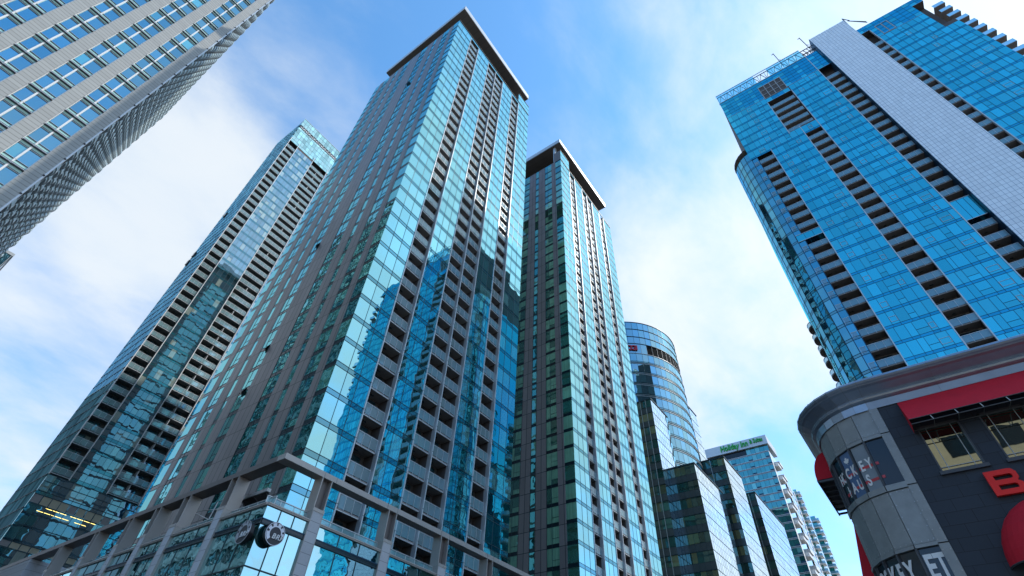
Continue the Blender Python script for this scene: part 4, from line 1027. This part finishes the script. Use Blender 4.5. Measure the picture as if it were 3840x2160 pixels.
f = MB(); f.tube((23.1, -s0, 12.59), (23.1, -s1, 12.59), .022, m_steel); f.tube((23.95, -s0, 12.7), (23.95, -s1, 12.7), .02, m_steel); f.tube((23.1, -s0, 12.79), (23.1, -s1, 12.79), .018, m_steel); f.obj('frame', a)
s = 2.75
while s < 12:
    f = MB(); f.tube((23.1, -s, 12.59), (23.12, -s+.05, 12.8), .016, m_mulL, 5); f.tube((23.1, -s, 12.59), (23.95, -s, 12.7), .016, m_steel, 5); f.obj('strut', a); s += .79
# side awnings on the side street wall
a = thing('window_awning', 'red awning with slatted dark underside just under the rounded cornice, at the left side', 'awning', (29, 1.9, 12.6), 'red awnings of the corner restaurant')
b = MB(); n = 8
for i in range(n):
    a0, a1 = pi/2*i/n, pi/2*(i+1)/n; y0_, z0_, y1_, z1_ = 1.5+.75*sin(a0), 12.95+1.25*cos(a0), 1.5+.75*sin(a1), 12.95+1.25*cos(a1)
    b.q([(27.2, y0_, z0_), (27.2, y1_, z1_), (31.8, y1_, z1_), (31.8, y0_, z0_)], m_red)
    b.q([(27.2, 1.5, 12.95), (27.2, y1_, z1_), (27.2, y0_, z0_)], m_red)
b.obj('canopy', a)
f = MB()
for i in range(8): x = 27.25+.62*i; f.box(x, x+.10, 1.5, 2.24, 12.86, 12.94, m_steel)
f.box(27.2, 31.8, 2.2, 2.26, 12.86, 12.95, m_steel); f.q([(27.2, 1.5, 13.1), (31.8, 1.5, 13.1), (31.8, 2.2, 13.1), (27.2, 2.2, 13.1)], m_black); f.obj('frame', a)
a = thing('window_awning', 'lower red awning hanging beside the rounded metal bay at its left edge', 'awning', (29, 2, 7.5), 'red awnings of the corner restaurant')
b = MB()
b.q([(27.0, 1.5, 10.8), (27.0, 2.35, 7.0), (31.5, 2.35, 7.0), (31.5, 1.5, 10.8)], m_red); b.q([(27.0, 1.5, 10.8), (27.0, 1.5, 7.0), (27.0, 2.35, 7.0)], m_red); b.q([(31.5, 1.5, 10.8), (31.5, 2.35, 7.0), (31.5, 1.5, 7.0)], m_red); b.obj('canopy', a)
f = MB(); f.tube((27.0, 2.3, 7.0), (31.5, 2.3, 7.0), .03, m_steel); f.obj('frame', a)
# dome awning
a = thing('dome_awning', 'rounded red dome awning in the lower right corner under the red letter', 'awning', (24, -4.35, 7.6), 'red awnings of the corner restaurant')
b = MB(); nu, nv = 20, 8; cs_, cz = 4.33, 7.62
def dm(u, v): th = pi*u/nu; ph = pi/2*v/nv; return (24-1.15*sin(th)*cos(ph), -cs_+1.86*cos(th)*cos(ph), cz+2.0*sin(ph))
for u in range(nu):
    for v in range(nv): b.q([dm(u+1, v), dm(u, v), dm(u, v+1), dm(u+1, v+1)], m_red)
o = b.obj('canopy', a)
for p_ in o.data.polygons: p_.use_smooth = True
f = MB()
for u in range(nu): f.tube(dm(u, 0), dm(u+1, 0), .03, m_steel, 5)
for u in (4, 8, 12, 16): p_ = dm(u, 0); f.tube(p_, (24, -cs_, cz), .02, m_mulL, 5)
f.obj('frame', a)
# red letter
def strokeB():
    outer = [(-.42, -.40), (.18, -.40), (.36, -.34), (.44, -.22), (.44, -.10), (.36, .0), (.44, .10), (.44, .24), (.36, .36), (.18, .42), (-.42, .42)]
    return outer
g_ = thing('letter_sign', 'big red block letter B on the charcoal stone wall below the windows', 'sign', (23.9, -3.65, 10.2))
b = MB()
for (x0, x1, z0, z1) in ((-.43, -.22, -.42, .42), (-.22, .26, .25, .42), (-.22, .24, -.085, .085), (-.22, .28, -.42, -.25)): b.box(x0, x1, -.08, .06, z0, z1, m_redS)
b.prism([(.26, .42), (.26, .25), (.30, .21), (.30, .12), (.24, .085), (.24, .0), (.36, .0), (.45, .09), (.45, .28), (.36, .40)], -.08, .06, m_redS)
b.prism([(.24, 0), (.24, -.085), (.30, -.12), (.30, -.22), (.28, -.25), (.28, -.42), (.38, -.40), (.47, -.30), (.47, -.09), (.36, 0)], -.078, .06, m_redS)
b.obj('letter', g_, (23.9, -3.66, 10.2), L90)
b = MB(); b.box(-.42, .44, .05, .1, -.41, .41, m_black); b.obj('backing', g_, (23.9, -3.66, 10.2), L90) if False else None
# window graphics
def on_bay(deg, z, mb, name, par, out_=-.0):
    k = 0
    for a0, a1 in zip(TH, TH[1:]):
        if a0 <= deg < a1 or (a1 == TH[-1] and deg >= a1): break
    p, q_ = bp(a0), bp(a1); am = R((a0+a1)/2); f_ = (deg-a0)/(a1-a0)
    x, y = p[0]+(q_[0]-p[0])*f_, p[1]+(q_[1]-p[1])*f_
    # local x runs against growing angle
    o_ = .045
    return mb.obj(name, par, (x+cos(am)*o_, y-sin(am)*o_, z), -pi/2-am)
g_ = thing('window_graphic', 'white words HOCKEY HAUS with red stripes and a leaf on the upper curved window', 'window graphic', (24.6, .6, 11.0), 'lettering on the curved bay windows')
def plate(deg0, deg1, z0, z1, mat, name, y=0.0):
    dm_ = (deg0+deg1)/2; wd = 2*BR*sin(R(deg1-deg0)/2); b = MB(); b.box(-wd/2, wd/2, y, y+.006, z0-11, z1-11, mat); on_bay(dm_, 11, b, name, g_)
plate(36.6, 50.2, 10.93, 12.78, m_posterB, 'poster', .006); plate(19.4, 33.0, 10.93, 12.78, m_posterG, 'poster', .006)
for z in (11.86, 11.30):
    for d0, d1 in ((53.8, 64), (36.6, 50.2), (19.4, 33.0), (13.5, 16.2)): plate(d0, d1, z-.055, z+.055, m_redT, 'stripe', -.003)
for ch, d, z in (('H', 63.2, 11.93), ('O', 56.6, 11.93), ('C', 47.8, 11.93), ('K', 39.6, 11.93), ('E', 29.6, 11.93), ('Y', 22.0, 11.93), ('H', 55.5, 11.33), ('A', 47.6, 11.33), ('U', 38.8, 11.33), ('S', 28.8, 11.33)):
    on_bay(d, z, MB().add(text(ch, .60, .01, 0, .018, m_letW, 1, .62), (0, -.012, 0)), 'letter', g_)
leaf = [(0, .5), (.09, .33), (.19, .38), (.15, .08), (.29, .22), (.33, .14), (.48, .17), (.42, .02), (.48, -.03), (.25, -.22), (.28, -.32), (.03, -.28), (.03, -.5), (-.03, -.5), (-.03, -.28), (-.28, -.32), (-.25, -.22), (-.48, -.03), (-.42, .02), (-.48, .17), (-.33, .14), (-.29, .22), (-.15, .08), (-.19, .38), (-.09, .33)]
b = MB(); n = len(leaf)
for i in range(n):
    p_, q_ = leaf[i], leaf[(i+1) % n]; b.q([(0, -.01, 0), (p_[0]*.32, -.01, p_[1]*.32), (q_[0]*.32, -.01, q_[1]*.32)][::-1], m_letW)
on_bay(43.5, 12.45, b, 'leaf', g_)
g_ = thing('window_graphic', 'big white letters HOCKEY ET on the lower curved window at the bottom edge', 'window graphic', (24.6, .6, 7.5), 'lettering on the curved bay windows')
for ch, d in (('H', 74), ('O', 66), ('C', 57.5), ('K', 48.2), ('E', 39.0), ('Y', 30.0), ('E', 12.6), ('T', 4.6)):
    z = 7.96; on_bay(d, z, MB().add(text(ch, 1.05 if ch in 'ET' and d < 15 else .92, .01, 0, .034, m_letW, 1, .56), (0, -.012, 0)), 'letter', g_)

# ------------------------------------------------------------------ buildings behind the viewpoint (seen mirrored in the windows)
t = thing('cream_building', 'cream stone building behind the viewpoint, seen only mirrored in the restaurant windows', 'building', (-32, -12, 0))
b = MB(); b.box(-44, -22, -30, 3, 0, 34, m_cream); b.box(-44, -21.4, -30.4, 3.4, 34, 35.2, m_cream); b.obj('wall', t)
for k in range(8):
    for j in range(7): b = MB(); b.box(-22.2, -21.95, -28+4.4*j, -25.6+4.4*j, 3+3.9*k, 5.3+3.9*k, m_glDk); b.obj('window', t)

# ------------------------------------------------------------------ ground
def flat(name, x0, x1, y0, y1, z, mat): b = MB(); b.q([(x0, y0, z), (x1, y0, z), (x1, y1, z), (x0, y1, z)], mat); return b.obj(name, kind='structure')
flat('ground', -1500, 1500, -1500, 1500, 0, m_groundm)
flat('road', -2.5, 12.5, -400, 600, .004, m_asph); flat('road', 12.5, 600, 9, 26, .004, m_asph); flat('road', -400, -2.5, 9, 26, .004, m_asph)
for x0, x1, y0, y1 in ((12.5, 600, 26, 32), (12.5, 16.5, 32, 600), (12.5, 24, -30, 9), (24, 600, 1.6, 9), (-7, -2.5, 26, 600), (-400, -7, 26, 64), (-21, -2.5, -60, 9)):
    b = MB(); b.box(x0, x1, y0, y1, .0, .13, m_pave); b.obj('pavement', kind='structure')
b = MB()
for i in range(60):
    b.q([(4.9, 34+9*i, .009), (5.05, 34+9*i, .009), (5.05, 38+9*i, .009), (4.9, 38+9*i, .009)], m_paint); b.q([(20+9*i, 17.4, .009), (24+9*i, 17.4, .009), (24+9*i, 17.55, .009), (20+9*i, 17.55, .009)], m_paint)
b.obj('road_marking', kind='structure')
